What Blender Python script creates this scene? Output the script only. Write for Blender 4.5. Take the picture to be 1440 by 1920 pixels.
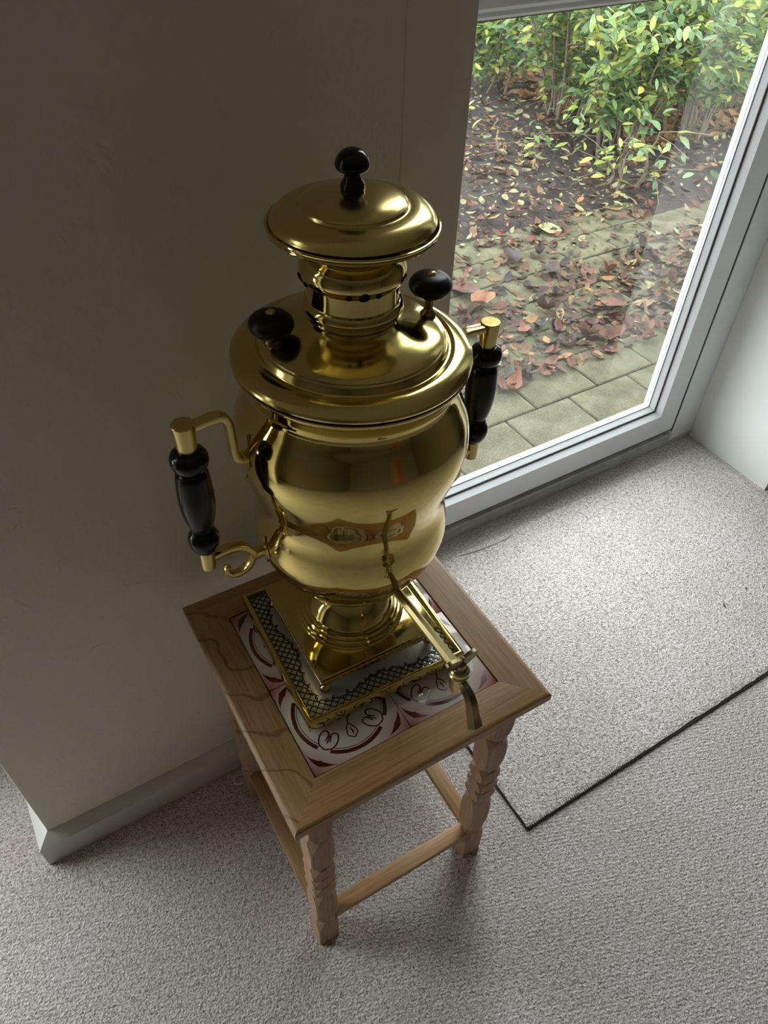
import bpy, bmesh, math, random
from mathutils import Vector, Matrix, noise

S = bpy.context.scene
for o in list(bpy.data.objects):
    bpy.data.objects.remove(o, do_unlink=True)
COL = S.collection
PI = math.pi
R = random.Random(7)

# ------------------------------------------------------------------ camera
cam_d = bpy.data.cameras.new('camera')
cam = bpy.data.objects.new('camera', cam_d)
COL.objects.link(cam)
S.camera = cam
CAM = Vector((-0.336, -0.584, 1.580))
yaw, pitch, roll = 0.56712, -0.78399, 0.03628
fw = Vector((math.sin(yaw) * math.cos(pitch), math.cos(yaw) * math.cos(pitch), math.sin(pitch)))
rt = Vector((math.cos(yaw), -math.sin(yaw), 0))
up = rt.cross(fw)
r2 = rt * math.cos(roll) + up * math.sin(roll)
u2 = -rt * math.sin(roll) + up * math.cos(roll)
cam.matrix_world = Matrix(((r2.x, u2.x, -fw.x, CAM.x), (r2.y, u2.y, -fw.y, CAM.y), (r2.z, u2.z, -fw.z, CAM.z), (0, 0, 0, 1)))
cam_d.sensor_width = 36
cam_d.sensor_fit = 'AUTO'
cam_d.lens = 36 * 1410.3 / 1920
cam_d.clip_start = 0.02
cam_d.clip_end = 200

# ------------------------------------------------------------------ world: plain overcast sky, exposure
W = bpy.data.worlds.new('overcast_sky')
S.world = W
W.use_nodes = True
wn = W.node_tree
wn.nodes['Background'].inputs['Color'].default_value = (0.93, 0.97, 1.0, 1)
wn.nodes['Background'].inputs['Strength'].default_value = 7.5
S.view_settings.view_transform = 'Standard'
S.view_settings.look = 'None'
S.view_settings.gamma = 1
S.view_settings.use_curve_mapping = False
S.view_settings.exposure = 0.22
S.cycles.diffuse_bounces = 8
S.cycles.max_bounces = 16
S.cycles.transparent_max_bounces = 16


def portal(name, x0, x1, y, z0, z1):
    l = bpy.data.lights.new(name, 'AREA')
    l.shape = 'RECTANGLE'
    l.size = x1 - x0
    l.size_y = z1 - z0
    l.cycles.is_portal = True
    o = bpy.data.objects.new(name, l)
    COL.objects.link(o)
    o.location = ((x0 + x1) / 2, y, (z0 + z1) / 2)
    o.rotation_euler = (-PI / 2, 0, 0)     # -Z of the lamp looks to -Y, into the room
    return o


# ------------------------------------------------------------------ materials
def new_mat(name):
    m = bpy.data.materials.new(name)
    m.use_nodes = True
    nt = m.node_tree
    return m, nt, nt.nodes['Principled BSDF']


def N(nt, typ, **kw):
    n = nt.nodes.new(typ)
    for k, v in kw.items():
        if k in n.inputs:
            n.inputs[k].default_value = v
        else:
            setattr(n, k, v)
    return n


def coords(nt, scale=(1, 1, 1), rot=(0, 0, 0), out='Object', loc=(0, 0, 0)):
    tc = N(nt, 'ShaderNodeTexCoord')
    mp = N(nt, 'ShaderNodeMapping')
    mp.inputs['Scale'].default_value = scale
    mp.inputs['Rotation'].default_value = rot
    mp.inputs['Location'].default_value = loc
    nt.links.new(tc.outputs[out], mp.inputs['Vector'])
    return mp.outputs['Vector']


def ramp(nt, fac, stops):
    r = N(nt, 'ShaderNodeValToRGB')
    el = r.color_ramp.elements
    while len(el) < len(stops):
        el.new(0.5)
    for e, (p, c) in zip(el, stops):
        e.position = p
        e.color = (*c, 1) if len(c) == 3 else c
    nt.links.new(fac, r.inputs['Fac'])
    return r.outputs['Color']


def mixc(nt, fac, a, b, mode='MIX'):
    m = N(nt, 'ShaderNodeMix', data_type='RGBA', blend_type=mode)
    for sock, v in ((0, fac), (6, a), (7, b)):
        if isinstance(v, (int, float)):
            m.inputs[sock].default_value = v
        elif isinstance(v, tuple):
            m.inputs[sock].default_value = (*v, 1)
        else:
            nt.links.new(v, m.inputs[sock])
    return m.outputs[2]


def bump(nt, bsdf, height, strength=0.3, dist=0.002, prev=None):
    b = N(nt, 'ShaderNodeBump')
    b.inputs['Strength'].default_value = strength
    b.inputs['Distance'].default_value = dist
    nt.links.new(height, b.inputs['Height'])
    if prev:
        nt.links.new(prev, b.inputs['Normal'])
    nt.links.new(b.outputs['Normal'], bsdf.inputs['Normal'])
    return b.outputs['Normal']


def simple(name, col, rough=0.6, metal=0.0, var=0.08, scale=20, bmp=0.0, spec=0.5, coat=0.0):
    m, nt, b = new_mat(name)
    v = coords(nt)
    n = N(nt, 'ShaderNodeTexNoise', Scale=scale, Detail=4.0)
    nt.links.new(v, n.inputs['Vector'])
    lo = tuple(c * (1 - var) for c in col)
    hi = tuple(min(1, c * (1 + var)) for c in col)
    c = ramp(nt, n.outputs['Fac'], [(0.3, lo), (0.7, hi)])
    nt.links.new(c, b.inputs['Base Color'])
    b.inputs['Roughness'].default_value = rough
    b.inputs['Metallic'].default_value = metal
    b.inputs['Specular IOR Level'].default_value = spec
    b.inputs['Coat Weight'].default_value = coat
    if bmp:
        bump(nt, b, n.outputs['Fac'], bmp, 0.001)
    return m


def mat_brass(name, col=(0.68, 0.545, 0.19), rough=0.1, dull=0.06):
    m, nt, b = new_mat(name)
    v = coords(nt)
    n = N(nt, 'ShaderNodeTexNoise', Scale=14.0, Detail=5.0, Roughness=0.65)
    nt.links.new(v, n.inputs['Vector'])
    c = ramp(nt, n.outputs['Fac'], [(0.3, tuple(x * 0.92 for x in col)), (0.75, tuple(min(1, x * 1.05) for x in col))])
    nt.links.new(c, b.inputs['Base Color'])
    b.inputs['Metallic'].default_value = 1.0
    rr = N(nt, 'ShaderNodeMapRange')
    nt.links.new(n.outputs['Fac'], rr.inputs['Value'])
    rr.inputs['From Min'].default_value = 0.35
    rr.inputs['From Max'].default_value = 0.75
    rr.inputs['To Min'].default_value = rough
    rr.inputs['To Max'].default_value = rough + dull
    nt.links.new(rr.outputs['Result'], b.inputs['Roughness'])
    n2 = N(nt, 'ShaderNodeTexNoise', Scale=9.0, Detail=1.0)
    nt.links.new(v, n2.inputs['Vector'])
    bump(nt, b, n2.outputs['Fac'], 0.06, 0.004)
    return m


def mat_wall(name, col, rough=0.85, strength=0.25):
    m, nt, b = new_mat(name)
    v = coords(nt)
    n1 = N(nt, 'ShaderNodeTexNoise', Scale=45.0, Detail=5.0, Roughness=0.6)
    n2 = N(nt, 'ShaderNodeTexNoise', Scale=5.0, Detail=2.0)
    vo = N(nt, 'ShaderNodeTexNoise', Scale=34.0, Detail=2.0, Distortion=0.4)
    for n in (n1, n2, vo):
        nt.links.new(v, n.inputs['Vector'])
    c = ramp(nt, n2.outputs['Fac'], [(0.3, tuple(x * 0.97 for x in col)), (0.7, col)])
    nt.links.new(c, b.inputs['Base Color'])
    b.inputs['Roughness'].default_value = rough
    chips = ramp(nt, vo.outputs['Fac'], [(0.62, (0, 0, 0)), (0.80, (1, 1, 1))])
    mx = mixc(nt, 0.5, n1.outputs['Color'], chips, 'ADD')
    bump(nt, b, mx, strength, 0.003)
    return m


def mat_carpet(name, rib=0.35, lift=1.0):
    m, nt, b = new_mat(name)
    v = coords(nt)
    n1 = N(nt, 'ShaderNodeTexNoise', Scale=310.0, Detail=2.0, Roughness=0.7)
    n2 = N(nt, 'ShaderNodeTexNoise', Scale=120.0, Detail=3.0, Roughness=0.7)
    n3 = N(nt, 'ShaderNodeTexNoise', Scale=4.0, Detail=2.0)
    vo = N(nt, 'ShaderNodeTexVoronoi', Scale=230.0, feature='F1')
    for n in (n1, n2, n3, vo):
        nt.links.new(v, n.inputs['Vector'])
    v2 = coords(nt, rot=(0, 0, 0.35))
    wv = N(nt, 'ShaderNodeTexWave', Scale=42.0, Distortion=3.0, Detail=2.0)
    wv.inputs['Detail Scale'].default_value = 3.0
    wv.bands_direction = 'Y'
    nt.links.new(v2, wv.inputs['Vector'])
    a = [x * lift for x in (0.24, 0.205, 0.192)]
    c1 = [x * lift for x in (0.575, 0.52, 0.497)]
    d = [x * lift for x in (0.84, 0.79, 0.77)]
    sp = mixc(nt, 0.42, n1.outputs['Fac'], n2.outputs['Fac'])
    sepf = N(nt, 'ShaderNodeRGBToBW')
    nt.links.new(sp, sepf.inputs['Color'])
    col = ramp(nt, sepf.outputs['Val'], [(0.39, tuple(a)), (0.48, tuple(c1)), (0.58, tuple(d))])
    blot = ramp(nt, n3.outputs['Fac'], [(0.35, (0.92, 0.90, 0.88)), (0.65, (1, 1, 1))])
    col = mixc(nt, 1.0, col, blot, 'MULTIPLY')
    rb = ramp(nt, wv.outputs['Fac'], [(0.0, (1 - rib,) * 3), (0.6, (1, 1, 1))])
    col = mixc(nt, 0.6, col, mixc(nt, 1.0, col, rb, 'MULTIPLY'))
    nt.links.new(col, b.inputs['Base Color'])
    b.inputs['Roughness'].default_value = 1.0
    b.inputs['Specular IOR Level'].default_value = 0.05
    b.inputs['Sheen Weight'].default_value = 0.15
    h = mixc(nt, rib, sp, wv.outputs['Color'])
    h2 = mixc(nt, 0.4, h, vo.outputs['Distance'])
    bump(nt, b, h2, 0.9, 0.004)
    return m


def mat_wood(name, light=(0.52, 0.300, 0.125), dark=(0.32, 0.165, 0.058), axis='X', rough=0.42, cathedral=0.0):
    m, nt, b = new_mat(name)
    sc = {'X': (1.0, 14, 14), 'Y': (14, 1.0, 14), 'Z': (14, 14, 1.0)}[axis]
    v = coords(nt, scale=sc)
    n1 = N(nt, 'ShaderNodeTexNoise', Scale=7.0, Detail=8.0, Roughness=0.65, Distortion=0.6)
    nt.links.new(v, n1.inputs['Vector'])
    sc2 = {'X': (5, 170, 170), 'Y': (170, 5, 170), 'Z': (170, 170, 5)}[axis]
    vf = coords(nt, scale=sc2)
    n2 = N(nt, 'ShaderNodeTexNoise', Scale=2.5, Detail=4.0, Roughness=0.7)
    nt.links.new(vf, n2.inputs['Vector'])
    col = ramp(nt, n1.outputs['Fac'], [(0.28, dark), (0.5, tuple((a + c) / 2 for a, c in zip(light, dark))), (0.72, light)])
    pore = ramp(nt, n2.outputs['Fac'], [(0.34, (0.55, 0.5, 0.45)), (0.5, (1, 1, 1))])
    col = mixc(nt, 0.7, col, pore, 'MULTIPLY')
    if cathedral:
        vv = coords(nt, scale=(1, 1, 1))
        w = N(nt, 'ShaderNodeTexWave', Scale=8.5, Distortion=5.5, Detail=1.5)
        w.bands_direction = 'DIAGONAL'
        w.inputs['Detail Scale'].default_value = 1.6
        nt.links.new(vv, w.inputs['Vector'])
        ln = ramp(nt, w.outputs['Fac'], [(0.0, (0.5, 0.4, 0.3)), (0.05, (1, 1, 1))])
        col = mixc(nt, cathedral, col, ln, 'MULTIPLY')
    nt.links.new(col, b.inputs['Base Color'])
    b.inputs['Roughness'].default_value = rough
    bump(nt, b, n2.outputs['Fac'], 0.12, 0.001)
    return m


def mat_leaf(name, col, col2, trans=0.35, rough=0.5):
    m, nt, b = new_mat(name)
    oi = N(nt, 'ShaderNodeObjectInfo')
    v = coords(nt, out='Object')
    n = N(nt, 'ShaderNodeTexNoise', Scale=30.0, Detail=3.0)
    nt.links.new(v, n.inputs['Vector'])
    f = N(nt, 'ShaderNodeMath', operation='ADD')
    nt.links.new(n.outputs['Fac'], f.inputs[0])
    k = N(nt, 'ShaderNodeMath', operation='MULTIPLY_ADD')
    nt.links.new(oi.outputs['Random'], k.inputs[0])
    k.inputs[1].default_value = 0.7
    k.inputs[2].default_value = -0.35
    nt.links.new(k.outputs[0], f.inputs[1])
    c = ramp(nt, f.outputs[0], [(0.25, col), (0.75, col2)])
    nt.links.new(c, b.inputs['Base Color'])
    b.inputs['Roughness'].default_value = rough
    b.inputs['Specular IOR Level'].default_value = 0.22
    if trans:
        tr = N(nt, 'ShaderNodeBsdfTranslucent')
        nt.links.new(c, tr.inputs['Color'])
        mx = N(nt, 'ShaderNodeMixShader')
        mx.inputs[0].default_value = trans
        nt.links.new(b.outputs[0], mx.inputs[1])
        nt.links.new(tr.outputs[0], mx.inputs[2])
        nt.links.new(mx.outputs[0], nt.nodes['Material Output'].inputs['Surface'])
    return m


M = {}
M['wall'] = mat_wall('painted_plaster', (0.80, 0.735, 0.625), strength=0.8)
M['wall_smooth'] = mat_wall('smooth_painted_plaster', (0.81, 0.75, 0.645), strength=0.06)
M['reveal'] = mat_wall('white_painted_reveal', (0.86, 0.88, 0.86), strength=0.03)
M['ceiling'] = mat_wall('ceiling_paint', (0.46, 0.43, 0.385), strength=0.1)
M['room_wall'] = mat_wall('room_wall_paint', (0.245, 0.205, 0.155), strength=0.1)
M['skirting'] = simple('skirting_gloss_paint', (0.68, 0.675, 0.60), 0.35, var=0.03)
M['carpet'] = mat_carpet('loop_pile_carpet', 0.16, 1.0)
M['mat'] = mat_carpet('carpet_offcut', 0.06, 1.06)
M['mat_edge'] = simple('dark_backing_shade', (0.05, 0.045, 0.04), 0.95, var=0.3, scale=200)
M['upvc'] = simple('white_upvc', (0.80, 0.83, 0.85), 0.28, var=0.015)
M['threshold'] = simple('grimy_white_threshold', (0.50, 0.51, 0.49), 0.4, var=0.15, scale=25)
M['seal'] = simple('grey_glazing_seal', (0.16, 0.17, 0.17), 0.5)
M['gasket'] = simple('black_rubber', (0.008, 0.009, 0.010), 0.5)
M['brass'] = mat_brass('polished_brass', rough=0.05, dull=0.05)
M['brass_worn'] = mat_brass('satin_brass', (0.68, 0.54, 0.195), 0.17, 0.12)
M['brass_satin'] = mat_brass('lightly_worn_brass', rough=0.11, dull=0.08)
M['brass_dark'] = mat_brass('tarnished_brass', (0.30, 0.235, 0.12), 0.22, 0.15)
M['brass_tap'] = mat_brass('brass_tap', (0.70, 0.56, 0.27), 0.2, 0.1)
M['ebony'] = simple('black_lacquered_wood', (0.0025, 0.0025, 0.003), 0.16, var=0.2, spec=0.35)
M['ebony_matt'] = simple('black_painted_wood', (0.0035, 0.0035, 0.004), 0.34, var=0.2, spec=0.3, scale=60, bmp=0.1)
M['hole'] = simple('hole_shade_black', (0.004, 0.004, 0.004), 0.9)  # black discs on the neck stand in for the dark inside its vents
M['tray_plate'] = simple('silvered_tray_plate', (0.60, 0.60, 0.585), 0.25, 0.25, var=0.06, scale=30)
M['lattice'] = simple('black_enamel_lattice', (0.012, 0.011, 0.010), 0.45)
M['stud'] = simple('silver_studs', (0.55, 0.54, 0.50), 0.3, 1.0)
M['wood_x'] = mat_wood('oak_along_x', axis='X')
M['wood_y'] = mat_wood('oak_along_y', axis='Y', light=(0.52, 0.335, 0.18), dark=(0.36, 0.21, 0.10), cathedral=0.0)
M['wood_y_cath'] = mat_wood('oak_flat_sawn', axis='Y', light=(0.51, 0.315, 0.145), dark=(0.37, 0.215, 0.09), cathedral=0.85)
M['wood_leg'] = mat_wood('oak_leg', axis='Z', light=(0.52, 0.34, 0.215), dark=(0.38, 0.235, 0.14), rough=0.6)
M['wood_str'] = mat_wood('oak_stretcher', axis='X', light=(0.58, 0.36, 0.165), dark=(0.40, 0.23, 0.095), rough=0.5)
M['grout'] = simple('dark_grout', (0.03, 0.02, 0.018), 0.8)
M['motif'] = simple('oxblood_glaze', (0.105, 0.018, 0.010), 0.12, var=0.25, scale=60, coat=0.5)
M['door'] = mat_wood('varnished_door', axis='Z', light=(0.42, 0.17, 0.055), dark=(0.28, 0.10, 0.03))
M['soil'] = simple('dark_soil', (0.024, 0.017, 0.014), 0.95, var=0.6, scale=35, bmp=0.8)
M['render_wall'] = simple('exterior_render', (0.55, 0.52, 0.46), 0.9, var=0.1)
M['bark'] = simple('shrub_bark', (0.125, 0.098, 0.068), 0.9, var=0.35, scale=60, bmp=0.3)
M['white_cord'] = simple('white_plastic_cord', (0.75, 0.75, 0.72), 0.4)
M['thread'] = simple('loose_yarn', (0.55, 0.52, 0.49), 0.9)
M['crumb'] = simple('dry_leaf_crumb', (0.12, 0.07, 0.03), 0.9)

GREEN = [mat_leaf('green_leaf', (0.085, 0.150, 0.045), (0.210, 0.300, 0.095)),
         mat_leaf('bluish_green_leaf', (0.085, 0.150, 0.070), (0.200, 0.290, 0.140)),
         mat_leaf('lime_leaf', (0.23, 0.295, 0.055), (0.38, 0.42, 0.115)),
         mat_leaf('yellow_leaf', (0.40, 0.37, 0.09), (0.50, 0.46, 0.16))]
BROWN = [mat_leaf('brown_leaf', (0.030, 0.015, 0.009), (0.100, 0.050, 0.030), 0.1, 0.5),
         mat_leaf('russet_leaf', (0.060, 0.020, 0.012), (0.150, 0.060, 0.034), 0.1, 0.45),
         mat_leaf('dark_leaf', (0.013, 0.008, 0.007), (0.046, 0.026, 0.020), 0.05, 0.45),
         mat_leaf('tan_leaf', (0.105, 0.062, 0.030), (0.205, 0.132, 0.070), 0.15, 0.6),
         mat_leaf('pale_leaf', (0.190, 0.175, 0.085), (0.310, 0.290, 0.165), 0.2, 0.6),
         mat_leaf('orange_leaf', (0.200, 0.100, 0.036), (0.340, 0.200, 0.090), 0.2, 0.6)]


M['copper_leaf'] = mat_leaf('copper_leaf', (0.13, 0.055, 0.028), (0.27, 0.135, 0.075), 0.1, 0.5)


def mat_slab():
    m, nt, b = new_mat('mossy_concrete_slab')
    oi = N(nt, 'ShaderNodeObjectInfo')
    v = coords(nt)
    n = N(nt, 'ShaderNodeTexNoise', Scale=9.0, Detail=6.0, Roughness=0.7)
    n2 = N(nt, 'ShaderNodeTexNoise', Scale=130.0, Detail=2.0)
    for q in (n, n2):
        nt.links.new(v, q.inputs['Vector'])
    c = ramp(nt, n.outputs['Fac'], [(0.3, (0.040, 0.041, 0.020)), (0.5, (0.088, 0.083, 0.049)), (0.70, (0.145, 0.136, 0.088))])
    sp = ramp(nt, n2.outputs['Fac'], [(0.35, (0.7, 0.7, 0.68)), (0.6, (1, 1, 1)), (0.72, (1.25, 1.25, 1.15))])
    c = mixc(nt, 0.8, c, sp, 'MULTIPLY')
    tint = ramp(nt, oi.outputs['Random'], [(0.0, (0.88, 0.88, 0.84)), (1.0, (1.0, 1.0, 1.0))])
    c = mixc(nt, 1.0, c, tint, 'MULTIPLY')
    nt.links.new(c, b.inputs['Base Color'])
    b.inputs['Roughness'].default_value = 0.9
    b.inputs['Specular IOR Level'].default_value = 0.2
    bump(nt, b, n2.outputs['Fac'], 0.5, 0.003)
    return m


M['slab'] = mat_slab()


def mat_tile():
    m, nt, b = new_mat('glazed_tile')
    tc = N(nt, 'ShaderNodeTexCoord')
    sx = N(nt, 'ShaderNodeSeparateXYZ')
    nt.links.new(tc.outputs['Object'], sx.inputs[0])

    def absn(s):
        a = N(nt, 'ShaderNodeMath', operation='ABSOLUTE')
        nt.links.new(s, a.inputs[0])
        return a.outputs[0]
    ad = N(nt, 'ShaderNodeMath', operation='ADD')
    nt.links.new(absn(sx.outputs['X']), ad.inputs[0])
    nt.links.new(absn(sx.outputs['Y']), ad.inputs[1])
    sc = N(nt, 'ShaderNodeMath', operation='MULTIPLY')
    nt.links.new(ad.outputs[0], sc.inputs[0])
    sc.inputs[1].default_value = 1 / 0.1525
    c = ramp(nt, sc.outputs[0], [(0.60, (0.74, 0.69, 0.60)), (0.78, (0.62, 0.42, 0.38)), (0.98, (0.34, 0.085, 0.075))])
    nt.links.new(c, b.inputs['Base Color'])
    b.inputs['Roughness'].default_value = 0.09
    b.inputs['Coat Weight'].default_value = 0.6
    n = N(nt, 'ShaderNodeTexNoise', Scale=18.0, Detail=1.0)
    nt.links.new(tc.outputs['Object'], n.inputs['Vector'])
    bump(nt, b, n.outputs['Fac'], 0.05, 0.002)
    return m


M['tile'] = mat_tile()


def mat_glass():
    m = bpy.data.materials.new('window_glass')
    m.use_nodes = True
    nt = m.node_tree
    nt.nodes.remove(nt.nodes['Principled BSDF'])
    t = N(nt, 'ShaderNodeBsdfTransparent')
    t.inputs['Color'].default_value = (0.96, 0.975, 0.965, 1)
    g = N(nt, 'ShaderNodeBsdfGlossy')
    g.inputs['Roughness'].default_value = 0.02
    # Schlick reflectance that is the same from both sides of the pane
    ge = N(nt, 'ShaderNodeNewGeometry')
    dt = N(nt, 'ShaderNodeVectorMath', operation='DOT_PRODUCT')
    nt.links.new(ge.outputs['Normal'], dt.inputs[0])
    nt.links.new(ge.outputs['Incoming'], dt.inputs[1])
    ab = N(nt, 'ShaderNodeMath', operation='ABSOLUTE')
    nt.links.new(dt.outputs['Value'], ab.inputs[0])
    inv = N(nt, 'ShaderNodeMath', operation='SUBTRACT')
    inv.inputs[0].default_value = 1.0
    nt.links.new(ab.outputs[0], inv.inputs[1])
    pw = N(nt, 'ShaderNodeMath', operation='POWER')
    nt.links.new(inv.outputs[0], pw.inputs[0])
    pw.inputs[1].default_value = 5.0
    fr = N(nt, 'ShaderNodeMath', operation='MULTIPLY_ADD')
    nt.links.new(pw.outputs[0], fr.inputs[0])
    fr.inputs[1].default_value = 0.94
    fr.inputs[2].default_value = 0.085
    # faint uneven haze, a pale diffuse veil painted into the pane
    v = coords(nt, scale=(2.5, 2.5, 1.2))
    n = N(nt, 'ShaderNodeTexNoise', Scale=4.0, Detail=5.0, Roughness=0.7)
    nt.links.new(v, n.inputs['Vector'])
    d = N(nt, 'ShaderNodeBsdfDiffuse')
    d.inputs['Color'].default_value = (0.85, 0.87, 0.85, 1)
    haze = N(nt, 'ShaderNodeMapRange')
    nt.links.new(n.outputs['Fac'], haze.inputs['Value'])
    haze.inputs['From Min'].default_value = 0.4
    haze.inputs['From Max'].default_value = 0.75
    haze.inputs['To Min'].default_value = 0.01
    haze.inputs['To Max'].default_value = 0.045
    m1 = N(nt, 'ShaderNodeMixShader')
    m2 = N(nt, 'ShaderNodeMixShader')
    nt.links.new(haze.outputs['Result'], m1.inputs[0])
    nt.links.new(t.outputs[0], m1.inputs[1])
    nt.links.new(d.outputs[0], m1.inputs[2])
    nt.links.new(fr.outputs[0], m2.inputs[0])
    nt.links.new(m1.outputs[0], m2.inputs[1])
    nt.links.new(g.outputs[0], m2.inputs[2])
    nt.links.new(m2.outputs[0], nt.nodes['Material Output'].inputs['Surface'])
    return m


M['glass'] = mat_glass()


# ------------------------------------------------------------------ helpers
def finish(bm, smooth=True, ang=32):
    bmesh.ops.recalc_face_normals(bm, faces=bm.faces)
    for f in bm.faces:
        f.smooth = smooth
    if smooth:
        lim = math.radians(ang)
        for e in bm.edges:
            e.smooth = len(e.link_faces) == 2 and e.calc_face_angle(0) < lim


def obj(name, bm, mat, parent=None, smooth=True, ang=32, recalc=True, **props):
    if recalc:
        finish(bm, smooth, ang)
    me = bpy.data.meshes.new(name)
    bm.to_mesh(me)
    bm.free()
    me.materials.append(mat)
    o = bpy.data.objects.new(name, me)
    COL.objects.link(o)
    if parent is not None:
        o.parent = parent
    for k, v in props.items():
        o[k] = v
    return o


def thing(name, label, cat, loc=(0, 0, 0), rotz=0.0, group=None):
    o = bpy.data.objects.new(name, None)
    o.empty_display_size = 0.05
    COL.objects.link(o)
    o.location = loc
    o.rotation_euler = (0, 0, rotz)
    o['label'] = label
    o['category'] = cat
    if group:
        o['group'] = group
    return o


def struct(name, bm, mat, **kw):
    return obj(name, bm, mat, kind='structure', **kw)


def add_box(bm, x0, x1, y0, y1, z0, z1, bev=0.0, seg=2):
    vs = [bm.verts.new(p) for p in ((x0, y0, z0), (x1, y0, z0), (x1, y1, z0), (x0, y1, z0), (x0, y0, z1), (x1, y0, z1), (x1, y1, z1), (x0, y1, z1))]
    fs = [bm.faces.new([vs[i] for i in f]) for f in ((0, 3, 2, 1), (4, 5, 6, 7), (0, 1, 5, 4), (1, 2, 6, 5), (2, 3, 7, 6), (3, 0, 4, 7))]
    if bev:
        es = list({e for f in fs for e in f.edges})
        bmesh.ops.bevel(bm, geom=es, offset=bev, segments=seg, profile=0.5, affect='EDGES')
    return bm


def box(*a, **k):
    return add_box(bmesh.new(), *a, **k)


def catmull(pts, n=6):
    P = [Vector(p) for p in pts]
    P = [2 * P[0] - P[1]] + P + [2 * P[-1] - P[-2]]
    out = []
    for i in range(1, len(P) - 2):
        a, b, c, d = P[i - 1:i + 3]
        for k in range(n):
            t = k / n
            out.append(0.5 * (2 * b + (c - a) * t + (2 * a - 5 * b + 4 * c - d) * t * t + (3 * b - a - 3 * c + d) * t ** 3))
    out.append(P[-2])
    return out


def lathe(prof, seg=96, bm=None, axis_pt=(0, 0), cap0=False, cap1=False):
    """prof: list of (radius, height)."""
    bm = bm or bmesh.new()
    rings = []
    for r, h in prof:
        if r < 1e-5:
            rings.append([bm.verts.new((axis_pt[0], axis_pt[1], h))])
        else:
            rings.append([bm.verts.new((axis_pt[0] + r * math.cos(2 * PI * i / seg), axis_pt[1] + r * math.sin(2 * PI * i / seg), h)) for i in range(seg)])
    for a, b in zip(rings, rings[1:]):
        for i in range(seg):
            j = (i + 1) % seg
            if len(a) == 1 and len(b) == 1:
                continue
            if len(a) == 1:
                bm.faces.new((a[0], b[j], b[i]))
            elif len(b) == 1:
                bm.faces.new((a[i], a[j], b[0]))
            else:
                bm.faces.new((a[i], a[j], b[j], b[i]))
    if cap0 and len(rings[0]) > 1:
        bm.faces.new(rings[0][::-1])
    if cap1 and len(rings[-1]) > 1:
        bm.faces.new(rings[-1])
    return bm


def sweep(path, section, bm=None, up=Vector((0, 1, 0)), scales=None, caps=True, closed=False):
    """Sweep a closed 2D section (list of (a,b)) along a 3D path; a runs along cross(up,tangent), b along up."""
    bm = bm or bmesh.new()
    P = [Vector(p) for p in path]
    n = len(P)
    rings = []
    for i, p in enumerate(P):
        if closed:
            t = (P[(i + 1) % n] - P[i - 1]).normalized()
        else:
            t = (P[min(i + 1, n - 1)] - P[max(i - 1, 0)]).normalized()
        side = up.cross(t)
        if side.length < 1e-6:
            side = Vector((1, 0, 0))
        side.normalize()
        u = t.cross(side).normalized()
        s = scales[i] if scales else 1.0
        if not isinstance(s, tuple):
            s = (s, s)
        rings.append([bm.verts.new(p + side * a * s[0] + u * b * s[1]) for a, b in section])
    m = len(section)
    rng = range(n if closed else n - 1)
    for i in rng:
        A, B = rings[i], rings[(i + 1) % n]
        for k in range(m):
            l = (k + 1) % m
            bm.faces.new((A[k], A[l], B[l], B[k]))
    if caps and not closed:
        bm.faces.new(rings[0][::-1])
        bm.faces.new(rings[-1])
    return bm


def circ(r, n=10):
    return [(r * math.cos(2 * PI * i / n), r * math.sin(2 * PI * i / n)) for i in range(n)]


def rrect(a, b, r, n=3):
    out = []
    for cx, cy, s in ((a - r, b - r, 0), (-a + r, b - r, 1), (-a + r, -b + r, 2), (a - r, -b + r, 3)):
        for k in range(n + 1):
            t = (s + k / n) * PI / 2
            out.append((cx + r * math.cos(t), cy + r * math.sin(t)))
    return out


def sphere(c, r, seg=20, rings=12, sq=(1, 1, 1), bm=None):
    bm = bm or bmesh.new()
    bmesh.ops.create_uvsphere(bm, u_segments=seg, v_segments=rings, radius=1,
                              matrix=Matrix.Translation(c) @ Matrix.Diagonal((r * sq[0], r * sq[1], r * sq[2], 1)))
    return bm


# ------------------------------------------------------------------ the room
YW, YF = 0.249, 0.560            # plane of the inner wall face, plane of the window frames
PXL, PXR = -0.558, 0.299         # the pier between the two windows
RX = 1.599                       # right reveal of the window
LX = -1.90                       # left reveal of the other window
X0, X1, Y0, CEIL = -2.7, 2.6, -4.6, 2.45
YO = 0.74                        # outer face of the facade

bm = bmesh.new()
bmesh.ops.create_grid(bm, x_segments=2, y_segments=2, size=1)
for v in bm.verts:
    v.co.x = X0 if v.co.x < -.5 else X1 if v.co.x > .5 else 0
    v.co.y = Y0 if v.co.y < -.5 else YF + 0.1 if v.co.y > .5 else -2
struct('floor', bm, M['carpet'])
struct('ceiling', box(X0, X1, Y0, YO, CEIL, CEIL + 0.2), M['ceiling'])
struct('wall_front', box(PXL, PXR, YW, YO, -0.06, CEIL, bev=0.004), M['wall'])
bm = box(PXR - 0.0985, PXR + 0.0008, YW - 0.0015, YO - 0.15, 0.0, CEIL - 0.001, bev=0.001)
struct('trim_1', bm, M['wall_smooth'])
struct('wall_right', box(RX, X1, YW, YO, -0.06, CEIL), M['reveal'])
struct('wall_left', box(X0, LX, YW, YO, -0.06, CEIL), M['wall_smooth'])
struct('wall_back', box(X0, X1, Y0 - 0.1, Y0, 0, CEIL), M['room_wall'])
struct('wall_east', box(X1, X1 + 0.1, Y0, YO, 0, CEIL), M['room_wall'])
struct('wall_west', box(X0 - 0.1, X0, Y0, YO, 0, CEIL), M['room_wall'])
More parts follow.
